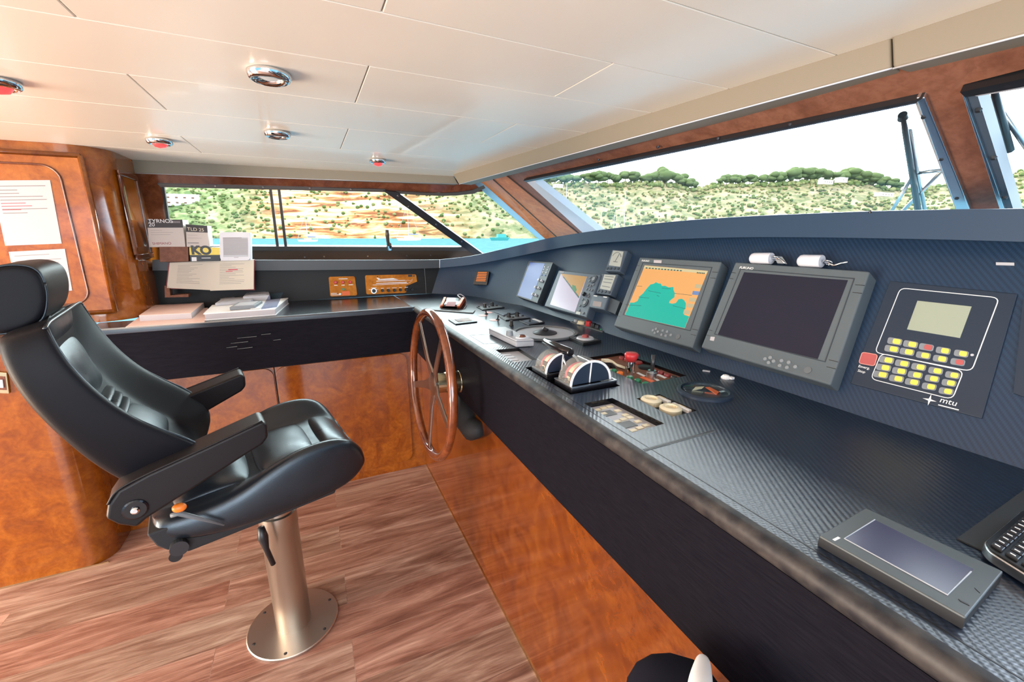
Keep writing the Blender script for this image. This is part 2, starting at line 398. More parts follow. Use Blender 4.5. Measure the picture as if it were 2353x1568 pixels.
# aft side window
w1 = MB(); sprism(w1, [(362, 421), (884, 434), (888, 441), (369, 429)], -.02, .012)
sprism(w1, [(392, 564), (1076, 567), (1090, 576), (392, 574)], -.02, .012)
w1o = w1.build('window_1', 'frame_dark', bevel=.002); struct(w1o, 'aft side window with dark frame')
mb = MB(); sprism(mb, [(372, 430), (378, 430), (398, 567), (392, 567)], -.02, .008); mb.build('side_post', 'black', w1o)
for a in (((618, 433), (624.5, 433), (641, 566), (634.5, 566)), ((637.5, 434), (644, 434), (660, 566), (653.5, 566))):
    mb = MB(); sprism(mb, list(a), -.015, .006); mb.build('mullion', 'frame_dark', w1o)
mb = MB(); sprism(mb, [(368, 427), (884, 438), (1086, 574), (388, 571)], -.012, -.008); mb.build('pane', 'glass_side', w1o)
mb = MB()
for p in ((495, 426), (605, 429), (712, 431), (806, 434)): c = sp(p) - SN * .012; mb.cyl(c, c - SN * .004, .006, .004, 10)
mb.build('screw', 'frame_metal', w1o)
lt = MB(); c = [sp((893.5, 566), .02), sp((891, 552), .05), sp((890, 540), .05), sp((889.5, 528), .045)]
lt.tube(c, [.012, .011, .014, .012], 10); lo = lt.build('latch', 'frame_brown', w1o, smooth=True)
MB().cyl(sp((895, 570), .0), sp((894, 562), .025), .022, .016).build('latch_base', 'chrome', lo)
# raked bar and quarter window
w2 = MB(); sprism(w2, [(878, 436), (911, 439), (1111, 583), (1083, 581)], -.02, .025)
w2o = w2.build('window_2', 'dark_metal', bevel=.004); struct(w2o, 'triangular quarter window behind the raked bar')
mb = MB()
for p in ((940, 475), (1003, 516), (1061, 555), (915, 450)): c = sp(p, .025); mb.cyl(c, c - SN * .005, .008, .006, 10)
mb.build('screw', 'chrome', w2o)
mb = MB(); sprism(mb, [(908, 438), (960, 441), (1010, 443), (1050, 441), (1085, 436), (1110, 425), (1114, 431), (1088, 444), (1050, 448), (1010, 449), (960, 447), (914, 444)], -.01, .014); mb.build('rim', 'frame_dark', w2o)
mb = MB(); sprism(mb, [(908, 440), (1120, 430), (1290, 560), (1120, 590), (1105, 582)], -.014, -.01); mb.build('pane', 'glass_side', w2o)

# windscreen wall
mb = MB()
wprism(mb, [(1118, 400), (1500, 299), (2050, 146), (2122, 213), (1208, 409)], -.05, 0)
wprism(mb, [(2050, 146), (2700, -22), (2700, 70), (2216, 194), (2122, 213)], -.05, 0)
wprism(mb, [(2122, 213), (2216, 194), (2335, 545), (2262, 545)], -.05, 0)
wprism(mb, [(1160, 403), (1208, 409), (1380, 555), (1352, 560)], -.05, .0)
wf = mb.build('wall_front', 'burl_panel'); struct(wf, 'burl wood around the windscreens')
def hb(a, b, t=.04):
    # burl facet between two pixel lines lying on the two planes
    mb = MB(); q = [a[0], b[0], b[1], a[1]]; mb.prism(q, (.02, .04, .01)); return mb
A0, A1 = wp((1162, 402)), wp((1354, 558))
B0, B1 = wp((1126, 405), .01), wp((1296, 560), .01)
C0, C1 = sp((1098, 414)), sp((1262, 562))
hb((B0, B1), (A0, A1)).build('corner_post', 'burl_post', wf)
hb((C0, C1), (B0, B1)).build('corner_post', 'burl_post', wf)
mb = MB(); mb.tube([wp((1163, 402), .002), wp((1354, 556), .002)], .005, 6); mb.tube([B0, B1], .006, 6); mb.build('joint', 'frame_brown', wf)
mb = MB(); mb.prism([sp((1086, 420)), sp((1102, 416)), sp((1266, 562)), sp((1252, 562))], (0, -.012, 0)); mb.build('metal_strip', 'frame_metal', wf)
def ring(name, pcs, label):
    first = None
    for nm, m_, pts, h0, h1 in pcs:
        mb = MB(); wprism(mb, pts, h0, h1)
        if first is None: first = mb.build(name, m_, bevel=.003); struct(first, label)
        else: mb.build(nm, m_, first)
    return first
w3 = ring('window_3', [('', 'frame_metal', [(2109, 214), (2130, 213), (2262, 545), (2226, 545)], -.03, .012),
    ('top_rail', 'dark_metal', [(1205, 411), (2126, 212), (2112, 222), (1212, 414)], -.03, .014),
    ('top_rail_lip', 'frame_metal', [(1212, 414), (2112, 222), (2106, 235), (1228, 416)], -.03, .004),
    ('side_lip', 'light_grey', [(2112, 222), (2118, 224), (2232, 545), (2222, 545), (2104, 236)], -.03, .002),
    ('lit_reveal', 'white_plastic', [(1210, 413), (1231, 415), (1396, 545), (1362, 552)], -.03, .010),  # white material paints the brightly lit frame reveal
    ('pane', 'glass', [(1212, 412), (2115, 222), (2235, 545), (1380, 555)], -.032, -.028)], 'wide raked windscreen in the middle')
mb = MB()
for p in ((1375, 367), (1512, 337), (1650, 318), (1815, 286), (2041, 242), (2123, 266), (2164, 363), (2200, 453)): c = wp(p, .008); mb.cyl(c, c - WN * .006, .006, .004, 10)
mb.build('screw', 'dark_metal', w3)
w4 = ring('window_4', [('', 'frame_metal', [(2215, 195), (2222, 205), (2340, 545), (2326, 545)], -.03, .014),
    ('side_lip', 'bezel_blue', [(2222, 203), (2249, 212), (2352, 545), (2338, 545)], -.03, .006),
    ('top_rail', 'black', [(2214, 195), (2700, 85), (2700, 115), (2226, 207)], -.03, .016),
    ('top_rail_lip', 'light_grey', [(2226, 207), (2700, 115), (2700, 135), (2249, 213)], -.03, .008),
    ('pane', 'glass', [(2230, 205), (2700, 110), (2900, 545), (2340, 545)], -.032, -.028)], 'windscreen at the right edge')
mb = MB()
for p in ((2249, 251), (2284, 361), (2310, 453), (2318, 192)): c = wp(p, .01); mb.cyl(c, c - WN * .006, .006, .004, 10)
mb.build('screw', 'dark_metal', w4)

# bulkhead at the left: panelled burl wall with a rounded end
YB = 2.61
def rnd(x0, y0, r, n=8, z0=0., z1=1.):
    # wall plan: runs along X at y0, rounds the corner at x0 and returns in +Y
    pts = [V(-4.0, y0, 0), V(x0 - r, y0, 0)]
    for k in range(1, n + 1):
        a = PI / 2 * k / n; pts.append(V(x0 - r + r * math.sin(a), y0 + r - r * math.cos(a), 0))
    pts.append(V(x0, y0 + .8, 0)); return pts
def wallstrip(name, pts, z0, z1, m_, parent=None, th=None):
    mb = MB(); back = [V(-4.0, pts[-1].y, 0)]
    mb.prism([p + V(0, 0, z0) for p in pts + back], (0, 0, z1 - z0))
    return mb.build(name, m_, parent)
o = wallstrip('wall_back', rnd(-.778, YB, .16, 14), 1.1, ZT - .0005, 'burl_lit'); autosmooth(o); struct(o, 'glossy burl bulkhead with rounded corner behind the chair')
# lower cabinet below the bulkhead
# moulded door on the bulkhead
dr = Face(V(-1.9, YB - .002, 1.833), V(-.85, YB - .002, 1.833), V(-.85, YB - .002, 1.150), V(-1.9, YB - .002, 1.150))
mb = MB(); dr.rect(mb, 0, 0, 1, 1, -.045, .016)
door = tag(mb.build('cupboard_door', 'burl_lit', bevel=.004, seg=2), 'burl wood cupboard door with moulded frame set in the bulkhead', 'door')
mb = MB(); path = dr.rr(.06, .065, .925, .935, .06, 6); mb.tube([dr.U(u, v, .017) for u, v in path], .0045, 6, closed=True); mb.build('moulding', 'burl_red', door, smooth=True)
mb = MB(); 
for q in (((0, 0), (1, 0)), ((1, 0), (1, 1)), ((1, 1), (0, 1))): mb.tube([dr.U(*q[0], .014), dr.U(*q[1], .014)], .011, 8)
mb.build('door_frame', 'burl', door, smooth=True)
# narrow moulding with bright strips at the rounded end
fm = Face(V(-.776, 2.73, 1.80), V(-.776, 2.99, 1.80), V(-.776, 2.99, 1.38), V(-.776, 2.73, 1.38))
mb = MB(); fm.frame(mb, 0, 0, 1, 1, (.12, .06), .012)
o = tag(mb.build('side_moulding', 'burl_red', bevel=.003), 'narrow red wood moulding on the rounded end of the bulkhead', 'moulding')
mb = MB(); fm.rect(mb, .12, .06, .88, .94, 0, .005); mb.build('inset_panel', 'burl_lit', o)

# ---- exterior: sea and shore
o = MB().box((300, 700, -2.6), (3000, 2600, .2)).build('sea', 'white', org=(0, 0, -2.5)); struct(o, 'blue water of the bay')
m, N, L, b = mat('water', (.10, .30, .44), .9, spec=0)
v = coords(N, L, (.05, .05, .05)); n = noise(N, L, v, 6, 5); bump(N, L, b, n.outputs['Fac'], .5, 2.0)
L.new(ramp(N, L, n.outputs['Fac'], [(.3, (.045, .11, .15)), (.7, (.085, .165, .20))]), b.inputs['Base Color'])
o.data.materials[0] = m
sky_pts = [(200, 372), (900, 378), (1090, 388), (1160, 398), (1225, 414), (1300, 410), (1450, 411), (1530, 408), (1600, 424), (1640, 414), (1700, 414), (1800, 410), (1850, 405), (1950, 404), (2030, 420), (2080, 428), (2140, 420), (2200, 408), (2300, 395), (2400, 370), (2600, 345), (2900, 330)]
def skyline(x):
    for (x0, y0), (x1, y1) in zip(sky_pts[:-1], sky_pts[1:]):
        if x0 <= x <= x1: return y0 + (y1 - y0) * (x - x0) / (x1 - x0)
    return sky_pts[0][1] if x < 300 else sky_pts[-1][1]
def hsh(i, j):
    s = math.sin(i * 127.1 + j * 311.7) * 43758.5453; return s - math.floor(s)
def vn(x, y):
    i, j = math.floor(x), math.floor(y); u, w = x - i, y - j; u = u * u * (3 - 2 * u); w = w * w * (3 - 2 * w)
    return (hsh(i, j) * (1 - u) + hsh(i + 1, j) * u) * (1 - w) + (hsh(i, j + 1) * (1 - u) + hsh(i + 1, j + 1) * u) * w
def fbm(x, y): return vn(x, y) * .5 + vn(2.1 * x + 7, 2.1 * y + 3) * .27 + vn(4.3 * x, 4.3 * y + 9) * .15 + vn(9 * x, 9 * y) * .08
def hill(x, t):
    """surface of the shore: x = bearing, t = 0 at the waterline .. 1 at the ridge"""
    ys = skyline(x) + 10 + 3 * (vn(x / 25, 3) - .5); y = 549 + (ys - 549) * t
    d = 485 + 150 * t ** 1.3 + 26 * (fbm(x / 60, t * 5) - .5) + 14 * math.floor(t * 7 + vn(x / 90, 1) * 1.4) / 7
    return EYE + ray((x, y)) * d
NX, NT = 330, 40
hx = [180 + (2900 - 180) * i / NX for i in range(NX + 1)]
hm = MB(); rows = []
for j in range(NT + 1): rows.append([hill(x, j / NT) for x in hx])
rows.append([p + V(40, 120, -40) for p in rows[-1]])
hm.loft(rows, closed=False, cap=False)
ho = hm.build('hillside', 'white', smooth=True, org=(0, 0, 0)); struct(ho, 'rocky scrub covered shore')
m, N, L, b = mat('hill', (.5, .4, .25), .9, spec=.1)
v = coords(N, L, (1, 1, 1)); big = noise(N, L, v, .012, 4, .6); mid = noise(N, L, v, .06, 6, .65, .5)
vs = coords(N, L, (.35, .35, 3.2)); strat = noise(N, L, vs, .05, 5, .6, .8)
gx = N.new('ShaderNodeSeparateXYZ'); tc = N.new('ShaderNodeTexCoord'); L.new(tc.outputs['Object'], gx.inputs[0])
cliff = ramp(N, L, strat.outputs['Fac'], [(.38, (.15, .04, .016)), (.45, (.40, .14, .05)), (.51, (.55, .29, .13)), (.60, (.66, .50, .30))])
scrub = ramp(N, L, mid.outputs['Fac'], [(.34, (.085, .10, .036)), (.46, (.17, .16, .075)), (.54, (.28, .215, .12)), (.70, (.36, .285, .19))])
green = ramp(N, L, mid.outputs['Fac'], [(.4, (.09, .13, .045)), (.52, (.20, .22, .09)), (.62, (.40, .33, .18)), (.76, (.56, .44, .28))])
# the orange cliff lies between bearings seen through the aft side window; object x runs with bearing
fc = N.new('ShaderNodeValToRGB'); e = fc.color_ramp.elements
while len(e) < 4: e.new(.5)
for k, (p, w_) in enumerate(((.22, 0), (.27, 1), (.36, 1), (.43, 0))): e[k].position = p; e[k].color = (w_, w_, w_, 1)
mr = N.new('ShaderNodeMapRange'); mr.inputs[1].default_value = -400; mr.inputs[2].default_value = 1000; L.new(gx.outputs[0], mr.inputs[0])
L.new(mr.outputs[0], fc.inputs['Fac'])
fg = N.new('ShaderNodeMapRange'); fg.inputs[1].default_value = -40; fg.inputs[2].default_value = -110; L.new(gx.outputs[0], fg.inputs[0])
c = mix(N, L, scrub, cliff, fc.outputs['Color']); c = mix(N, L, c, green, fg.outputs[0])
L.new(c, b.inputs['Base Color']); ho.data.materials[0] = m
# scrub bushes (uncountable)
mat('bush', (.11, .145, .05), .9, spec=0); mat('bush_pale', (.22, .22, .095), .9, spec=0)
for mi, (nm, cnt) in enumerate((('bush', 2600), ('bush_pale', 2600))):
    mb = MB()
    for _ in range(cnt):
        x = random.uniform(330, 2350); t = random.random() ** .8 if random.random() < .8 else random.uniform(.93, 1.0)
        dens = .9 if x < 620 else (.3 if x < 1010 else .8)
        if 1030 < x < 1240 and t < .35: dens = .25
        if random.random() > dens: continue
        p = hill(x, t); r = random.uniform(.8, 2.3) * (1.5 if t > .93 else 1)
        mb.ball(p + V(0, -1, r * .4), (r * 1.2, r * 1.2, r), 6, 4, Matrix.Rotation(random.random() * 3, 3, 'Z'))
    o = mb.build('hill_scrub', nm, smooth=True, org=(0, 500, 0)); o['kind'] = 'stuff'
    tag(o, ('dark green' if mi == 0 else 'pale olive') + ' low scrub bushes scattered over the rocky hillside', 'scrub')
# ridge trees
mat('pine', (.11, .145, .06), .9, spec=0); mat('bark', (.12, .08, .05), .9)
ridge = [(1240, 9), (1266, 7), (1292, 8), (1322, 8), (1352, 10), (1378, 9), (1405, 10), (1436, 13), (1462, 12), (1495, 11), (1528, 15), (1560, 12), (1588, 10), (1655, 7), (1690, 11), (1722, 10), (1752, 9), (1785, 11), (1822, 14), (1848, 14), (1876, 12), (1946, 15), (1972, 13), (2004, 11), (2038, 10), (2068, 8), (1120, 9), (1152, 10), (1185, 9), (1212, 9)] + [(1228 + 21 * k, 7 + (k * 5) % 6) for k in range(41) if (k * 7) % 5 != 0 and not 1588 < 1228 + 21 * k < 1640]
for k, (x, hpx) in enumerate(ridge):
    base = hill(x, .985); hgt = hpx * 2.3 * 630 / 980
    t = thing('pine_tree', 'x', 'tree', base, 'pine trees along the ridge')
    MB().cyl(base, base + V(0, 0, hgt * .5), hgt * .05, hgt * .03, 8).build('trunk', 'bark', t)
    cr = MB(); rr = random.Random(k)
    for q in range(7):
        a = rr.random() * 6.28; d = hgt * .42 * rr.random()
        cr.ball(base + V(math.cos(a) * d * 1.5, math.sin(a) * d, hgt * rr.uniform(.42, .82)), (hgt * rr.uniform(.3, .55), hgt * .4, hgt * rr.uniform(.2, .32)), 8, 6)
    cr.build('crown', 'pine', t, smooth=True)
    t['label'] = 'round green pine on the far ridge seen through a front window'
# houses
def house(px, w, h, depth, label, name='house', fl=1):
    c = onP(px, EYE + fwd * depth, fwd); t = thing(name, label, 'house', c)
    MB().box(c + V(0, 0, h / 2), (w, 8, h)).build('wall', 'white', t)
    MB().box(c + V(0, 0, h + .3), (w * 1.06, 8.6, .6)).build('roof', 'white', t)
    for f_ in range(fl):
        for q in range(4):
            MB().box(c + V((q - 1.5) * w / 4.4, -4.02, h * (.55 if fl == 1 else .28 + .45 * f_)), (w / 13, .12, h * (.3 if fl == 1 else .14))).build('window_opening', 'burl_panel', t)
house((420, 474), 38, 14, 552, 'white villa on the green hillside seen at the left end of the side window', 'villa', 2)
house((1896, 424), 22, 5, 600, 'white house among pines at the middle of the ridge')
house((1932, 420), 16, 6, 607, 'tall white house standing right of the other ridge house')
house((1282, 432), 12, 4, 600, 'small pale house at the left corner of the windscreen')
house((2030, 452), 30, 4, 560, 'low white terrace house on the slope left of the wiper')
# boats
def sailboat(px, ln, mast, label, yaw=0.):
    c = onZ(px, -2.5); t = thing('sailboat', label, 'boat', c, None); R = Matrix.Rotation(yaw, 3, 'Z')
    w = ln * .16; hb_ = ln * .11
    pr = lambda z, k: [c + R @ V(-ln / 2 * k, 0, z)] + [c + R @ V(x * ln * k, s * w * k, z) for x, s in ((-.3, -1), (.1, -1), (.35, -.8), (.5, -.45))] + [c + R @ V(x * ln * k, s * w * k, z) for x, s in ((.5, .45), (.35, .8), (.1, 1), (-.3, 1))]
    MB().loft([pr(-.3, .86), pr(hb_ * .4, .95), pr(hb_, 1)]).build('hull', 'white', t)
    MB().box(c + V(0, 0, hb_ * 1.3), (ln * .35, w * 1.2, hb_ * .7), R).build('cabin', 'white_plastic', t)
    MB().cyl(c, c + V(0, 0, mast), .22, .12, 8).build('mast', 'light_grey', t)
    MB().cyl(c + V(0, 0, hb_ * 2.4), c + R @ V(ln * .4, 0, hb_ * 2.3), .3, .25, 8).build('boom', 'blue', t)
    MB().cyl(c + R @ V(-ln / 2, 0, hb_), c + V(0, 0, mast), .07, .07, 5).build('stay', 'light_grey', t)
    MB().cyl(c + R @ V(ln / 2, 0, hb_), c + V(0, 0, mast), .07, .07, 5).build('stay', 'light_grey', t)
sailboat((940, 553.5), 17, 24, 'white sailboat on the water right of the window latch')
sailboat((708, 556), 11, 16, 'white sailboat on the water near the pair of mullions')
for k, (x, yb, yt) in enumerate(((1299, 490, 426), (1432, 515, 440), (1380, 525, 487), (1409, 522, 495))):
    b_ = EYE + ray((x, 547)) * 420; t_ = EYE + ray((x, yt)) * 420
    t = thing('sailboat', ['sailboat with the mast nearest the left corner of the windscreen', 'sailboat with the tallest mast seen in the windscreen', 'sailboat with a short mast just above the dark dash edge', 'sailboat with a short mast second from the dash corner'][k], 'boat', b_)
    MB().cyl(b_, V(b_.x, b_.y, t_.z), .3, .18, 8).build('mast', 'white', t)
    MB().loft([[b_ + V(x_ * s_, y_ * s_, z_) for x_, y_ in ((-6, 0), (-2, -2), (5, -1.6), (5, 1.6), (-2, 2))] for z_, s_ in ((-1.0, .8), (1.4, 1))]).build('hull', 'white', t)
    MB().cyl(b_ + V(-6, 0, 1.4), V(b_.x, b_.y, t_.z), .06, .06, 5).build('stay', 'light_grey', t)
c = onZ((1148, 553), -2.5); t = thing('motorboat', 'teal motorboat moored close to the rocks in the quarter window', 'boat', c)
mat('teal', (.05, .32, .30), .5)
MB().loft([[c + V(x * s, y * s, z) for x, y in ((-8, 0), (-4, -2.4), (7, -2.4), (7, 2.4), (-4, 2.4))] for z, s in ((-.3, .8), (2.2, 1))]).build('hull', 'teal', t)
MB().loft([[c + V(x * s, y * s, z) for x, y in ((-2, -1.7), (5, -1.7), (5, 1.7), (-2, 1.7))] for z, s in ((2.2, 1), (4.6, .85))]).build('cabin', 'teal', t)

# wipers outside the windscreen
def wiper(pa, pb, struts, label, off=-.06):
    a, b_ = wp(pa, off), wp(pb, off)
    t = thing('windscreen_wiper', label, 'wiper', a)
    MB().tube([a, lerp(a, b_, .9), b_], [.009, .007, .005], 8).build('blade_holder', 'dark_metal', t, smooth=True)
    for q in struts: MB().tube([wp(p, off - .012) for p in q], .0055, 6).build('arm', 'frame_metal', t, smooth=True)
    return t
t = wiper((2112, 500), (2075, 270), [((2128, 500), (2090, 300)), ((2040, 500), (2096, 408)), ((2060, 500), (2164, 393)), ((2100, 398), (2164, 391))], 'dark wiper standing upright outside the middle windscreen')
MB().cyl(wp((2075, 272), -.05), wp((2074, 263), -.05), .011, .009).build('cap', 'black', t)
wiper((2320, 345), (2283, 205), [((2293, 245), (2420, 430))], 'dark wiper outside the windscreen at the right edge')
# ================================================================== HELM CONSOLE
DP = V(1.10, 0, 1.10); DN = V(-.85, 0, .5).normalized()       # sloping dash face
def dpx(q, off=0): return Face.px(q, DP, DN, off)
def zpx(q, z=ZC): return Face.px(q, (0, 0, z), (0, 0, 1))
def fourth(l, f, r):
    L_, F_, R_ = onZ(l, ZC), onZ(f, ZC), onZ(r, ZC); return Face(L_, L_ + R_ - F_, R_, F_)
FX = .53
R_key1 = zpx([(1138, 804), (1191, 800), (1234, 827), (1179, 833)])
R_thr = fourth((1206.5, 845), (1311, 907), (1426, 887))
R_burl = zpx([(1338.5, 824), (1427, 811), (1578, 863.6), (1475.5, 883)])
R_sock = zpx([(1462, 916), (1515, 906), (1602, 944), (1545, 958)])
R_key2 = zpx([(1342, 927), (1407, 915), (1527, 974), (1453, 994)])
recs = [(R_key1, .014), (R_thr, .02), (R_burl, .014), (R_sock, .016), (R_key2, .016)]

# stations of dash foot, dash top and brow: (x, y brow top, y brow bottom)
stn = [(350, 597, 622), (590, 597, 622), (900, 597, 619), (1010, 596.5, 616), (1080, 588.5, 609), (1150, 573, 597), (1205, 560, 586), (1265, 546, 574), (1340, 533.5, 562), (1440, 520, 554.5), (1560, 507, 549.5), (1700, 497, 545.5), (1850, 490, 545.5), (2000, 484, 547.5), (2180, 480, 551), (2353, 477.5, 556), (2600, 475, 563), (3000, 474, 575)]
base, top, blip, btop, bback = [], [], [], [], []
for x, yt, yb in stn:
    if x <= 1010: q, n = V(0, 2.965, ZC), V(0, -1, .1); w = .05
    elif x == 1080: q, n = V(.92, 2.80, ZC), V(-.45, -.85, .2); w = .05
    elif x == 1150: q, n = V(1.0, 2.62, ZC), V(-.70, -.62, .32); w = .05
    elif x == 1205: q, n = V(1.06, 2.33, ZC), V(-.83, -.33, .42); w = .05
    else: q, n = DP, DN; w = .05
    T_ = onP((x, yb), q, n)
    if x <= 1010: B_ = V(T_.x if x > 900 or x < 900 else T_.x, 2.965, ZC); 
    elif x < 1265: B_ = V(q.x, q.y, ZC)
    else: B_ = V(1.10, T_.y, ZC)
    if x == 1010: B_ = V(.76, 2.95, ZC)
    base.append(B_); top.append(T_)
    lip = toward(T_, w); h = V(n.x, n.y, 0).normalized()
    blip.append(lip); btop.append(onP((x, yt), lip, h)); bback.append(btop[-1] - h * (.2 if x < 1000 else .34) - V(0, 0, .03))
mb = MB(); rows = [[lerp(b_, t_, k / 6) for b_, t_ in zip(base, top)] for k in (0, 1, 2, 3, 4, 5, 6.6)]
JX = 3                                                       # joint between side counter and helm console
mb.loft([r[JX:] for r in rows], closed=False, cap=False)
helm = thing('helm_console', 'long black helm console with carbon worktop, dash and padded front edge', 'console', (.9, .8, 0))
autosmooth(mb.build('dash_panel', 'carbon_skylit', helm))
# worktop with recess openings
def holed(outer, holes, z):
    bm = bmesh.new(); ed = []
    for lp in [outer] + holes:
        vs = [bm.verts.new((p.x, p.y, z)) for p in lp]
        ed += [bm.edges.new((vs[i], vs[(i + 1) % len(vs)])) for i in range(len(vs))]
    bmesh.ops.triangle_fill(bm, use_beauty=True, use_dissolve=False, edges=ed)
    bm.verts.ensure_lookup_table(); mb = MB(); mb.v = [v.co.copy() for v in bm.verts]; bm.verts.index_update()
    mb.f = [tuple(v.index for v in f.verts) for f in bm.faces]; bm.free(); return mb
YN = -.75
mit = V(.515, 2.435, 0)
outer = [V(FX, YN, 0), V(FX, 2.435, 0), V(mit.x, mit.y, 0), V(.50, 2.955, 0), V(.76, 2.95, 0)] + [V(b_.x, b_.y, 0) for b_ in base[4:] if b_.y > YN] + [V(1.10, YN, 0)]
wt = holed(outer, [r.q for r, _ in recs], ZC).build('worktop', 'carbon', helm)
mb = MB()
for r, d in recs:
    n = len(r.q)
    for i in range(4):
        a, b_ = r.q[i], r.q[(i + 1) % 4]; mb.face([a, b_, b_ - V(0, 0, d), a - V(0, 0, d)])
mb.build('recess_wall', 'black_gloss', wt)
mb = MB(); ra = zpx([(0, 0)] * 4)
def strip(mb, a, b_, w, z0, z1):
    a, b_ = onZ(a, ZC), onZ(b_, ZC); d = (b_ - a).normalized(); s = V(-d.y, d.x, 0) * w
    mb.prism([a - s + V(0, 0, z0), b_ - s + V(0, 0, z0), b_ + s + V(0, 0, z0), a + s + V(0, 0, z0)], (0, 0, z1 - z0))
strip(mb, (1479, 1034), (1640, 990), .0022, -.001, .0006); mb.build('seam', 'black', wt)
mb = MB(); strip(mb, (1481, 1037), (1642, 992.5), .0009, -.001, .0009); mb.build('seam_edge', 'mid_grey', wt)
mb = MB()
for a, b_ in (((1079, 771), (1134, 768)), ((1079, 771), (1112, 791)), ((1112, 791), (1172, 786))): strip(mb, a, b_, .0012, -.001, .0007)
mb.build('access_cover_seam', 'mid_grey', wt)
# laminate in front of the ribbed inset, rounded nosing and fascia
mb = MB(); mb.prism([V(FX + .028, YN, ZC - .001), V(FX + .0298, YN, ZC - .001), V(FX + .0298, 1.40, ZC - .001), V(FX + .028, 1.40, ZC - .001)], (0, 0, .0014)); mb.build('border_groove', 'black', wt)
mb = MB(); prof = [(0, .0), (-.006, -.0015), (-.011, -.006), (-.0135, -.014), (-.012, -.024), (-.004, -.034), (.01, -.036), (.01, 0)]
mb.loft([[V(FX + a, y, ZC + .0008 + h) for a, h in prof] for y in (YN, 2.445)])
m, N, L, b = mat('nosing', (.05, .045, .045), .5, spec=.3)
n = noise(N, L, coords(N, L), 30, 4); L.new(ramp(N, L, n.outputs['Fac'], [(.4, (.015, .014, .017)), (.7, (.055, .048, .045))]), b.inputs['Base Color'])
autosmooth(mb.build('nosing', 'nosing', helm), 1.0)
MB().prism([V(FX - .002, YN, .822), V(FX - .002, 2.44, .822), V(FX + .05, 2.44, .822), V(FX + .05, YN, .822)], (0, 0, ZC - .036 - .822)).build('fascia', 'fascia', helm)
mb = MB(); c = onX((1087, 985), FX + .03); mb.tube([c + V(0, .12, .10), c + V(-.01, .05, .02), c + V(0, 0, -.005), c + V(0, -.08, .03)], [.05, .055, .05, .03], 12); mb.build('cable_duct', 'rubber', helm, smooth=True)
# burl base of the helm console
o = MB().box((.575 + .24, .85, .41), (.48, 3.46, .822)).build('console_base', 'burl_shaded'); tag(o, 'glossy burl base panel under the black helm console', 'cabinet')
MB().box((.5735, .85, .004), (.004, 3.46, .008)).build('floor_bead', 'brass', o)

# brow moulding over dash and side counter: two pieces
def brow(name, i0, i1, label):
    T0, L0, U0, K0 = top[i0:i1], blip[i0:i1], btop[i0:i1], bback[i0:i1]
    sm = lambda r: curve3(r, 4)
    u = [lerp(a, b_, .0) for a, b_ in zip(U0, K0)]
    rows = [sm(K0), sm([lerp(a, b_, .03) for a, b_ in zip(U0, K0)]), sm([a - V(0, 0, .002) for a in U0]), sm([lerp(a, b_, .12) for a, b_ in zip(U0, L0)]), sm([lerp(a, b_, .9) for a, b_ in zip(U0, L0)]), sm(L0), sm([lerp(a, b_, .15) for a, b_ in zip(L0, T0)]), sm([t_ - (l_ - t_).normalized() * .02 for l_, t_ in zip(L0, T0)])]
    o = MB().loft(rows, closed=False, cap=False).build(name, 'brow'); autosmooth(o, .9); return tag(o, label, 'moulding')
bs = brow('padded_brow', 0, JX + 1, 'straight grey padded brow along the side counter under the side window')
bs.data.materials[0] = M['brow_grey']
bh = brow('padded_brow', JX, len(stn), 'long grey padded brow curving over the helm dash below the windscreens')
mb = MB(); mb.tube([btop[JX] - V(0, .004, 0), blip[JX] - V(0, .002, 0)], .0012, 6); mb.build('joint', 'frame_metal', bh)
i = 13; mb = MB(); mb.tube([btop[i] + (btop[i] - EYE) * 0 - V(.002, 0, -.001), lerp(btop[i], blip[i], .1) - V(.002, 0, 0)], .0025, 6); mb.build('joint', 'black', bh)
# ledge behind the side brow where the boxes stand
ZL = btop[1].z

# ---- side counter along the left wall
side = thing('side_counter', 'black side counter with glossy top under the side window', 'counter', (-.2, 2.7, 0))
YS = 2.43
MB().prism([V(-.92, YS - .01, ZC), V(mit.x, mit.y, ZC), V(.50, 2.96, ZC), V(-.77, 2.98, ZC), V(-.77, 2.604, ZC), V(-.92, 2.604, ZC)], (0, 0, -.03)).build('worktop', 'laminate', side, bevel=.003)
mb = MB(); strip(mb, (911, 681), (945, 704.5), .0025, -.002, .0006); mb.build('seam', 'black', side)
mb = MB(); mb.loft([[lerp(b_, t_, k / 3) for b_, t_ in zip(base[:JX + 1], top[:JX + 1])] for k in (0, 1, 2, 3.3)], closed=False, cap=False); mb.build('upstand', 'upstand', side)
MB().prism([V(-.96, YS - .006, .835), V(.53, YS + .004, .835), V(.53, YS + .06, .835), V(-.96, YS + .06, .835)], (0, 0, ZC - .03 - .835)).build('fascia', 'fascia', side)
MB().tube([V(-.96, YS - .012, ZC - .004), V(.525, YS + .002, ZC - .004)], .0045, 8).build('edge_bead', 'mid_grey', side, smooth=True)
mb = MB(); mb.tube([onP(p, (.78, 2.90, ZC), (-.2, -1, .15)) + V(0, -.003, 0) for p in ((975, 617), (977, 640), (979, 676))], .0016, 5); mb.build('panel_joint', 'mid_grey', side)

# scratches on the fascia
mb = MB()
for a, b_ in (((530, 790), (570, 786)), ((545, 778), (590, 774)), ((520, 800), (545, 797)), ((600, 770), (622, 768)), ((545, 803), (580, 799)), ((628, 783), (645, 781))):
    p, q = onY(a, YS - .008), onY(b_, YS - .008); mb.prism([p, q, q + V(0, 0, .0022), p + V(0, 0, .0012)], (0, .004, 0))
mb.build('scratch', 'mid_grey', side)

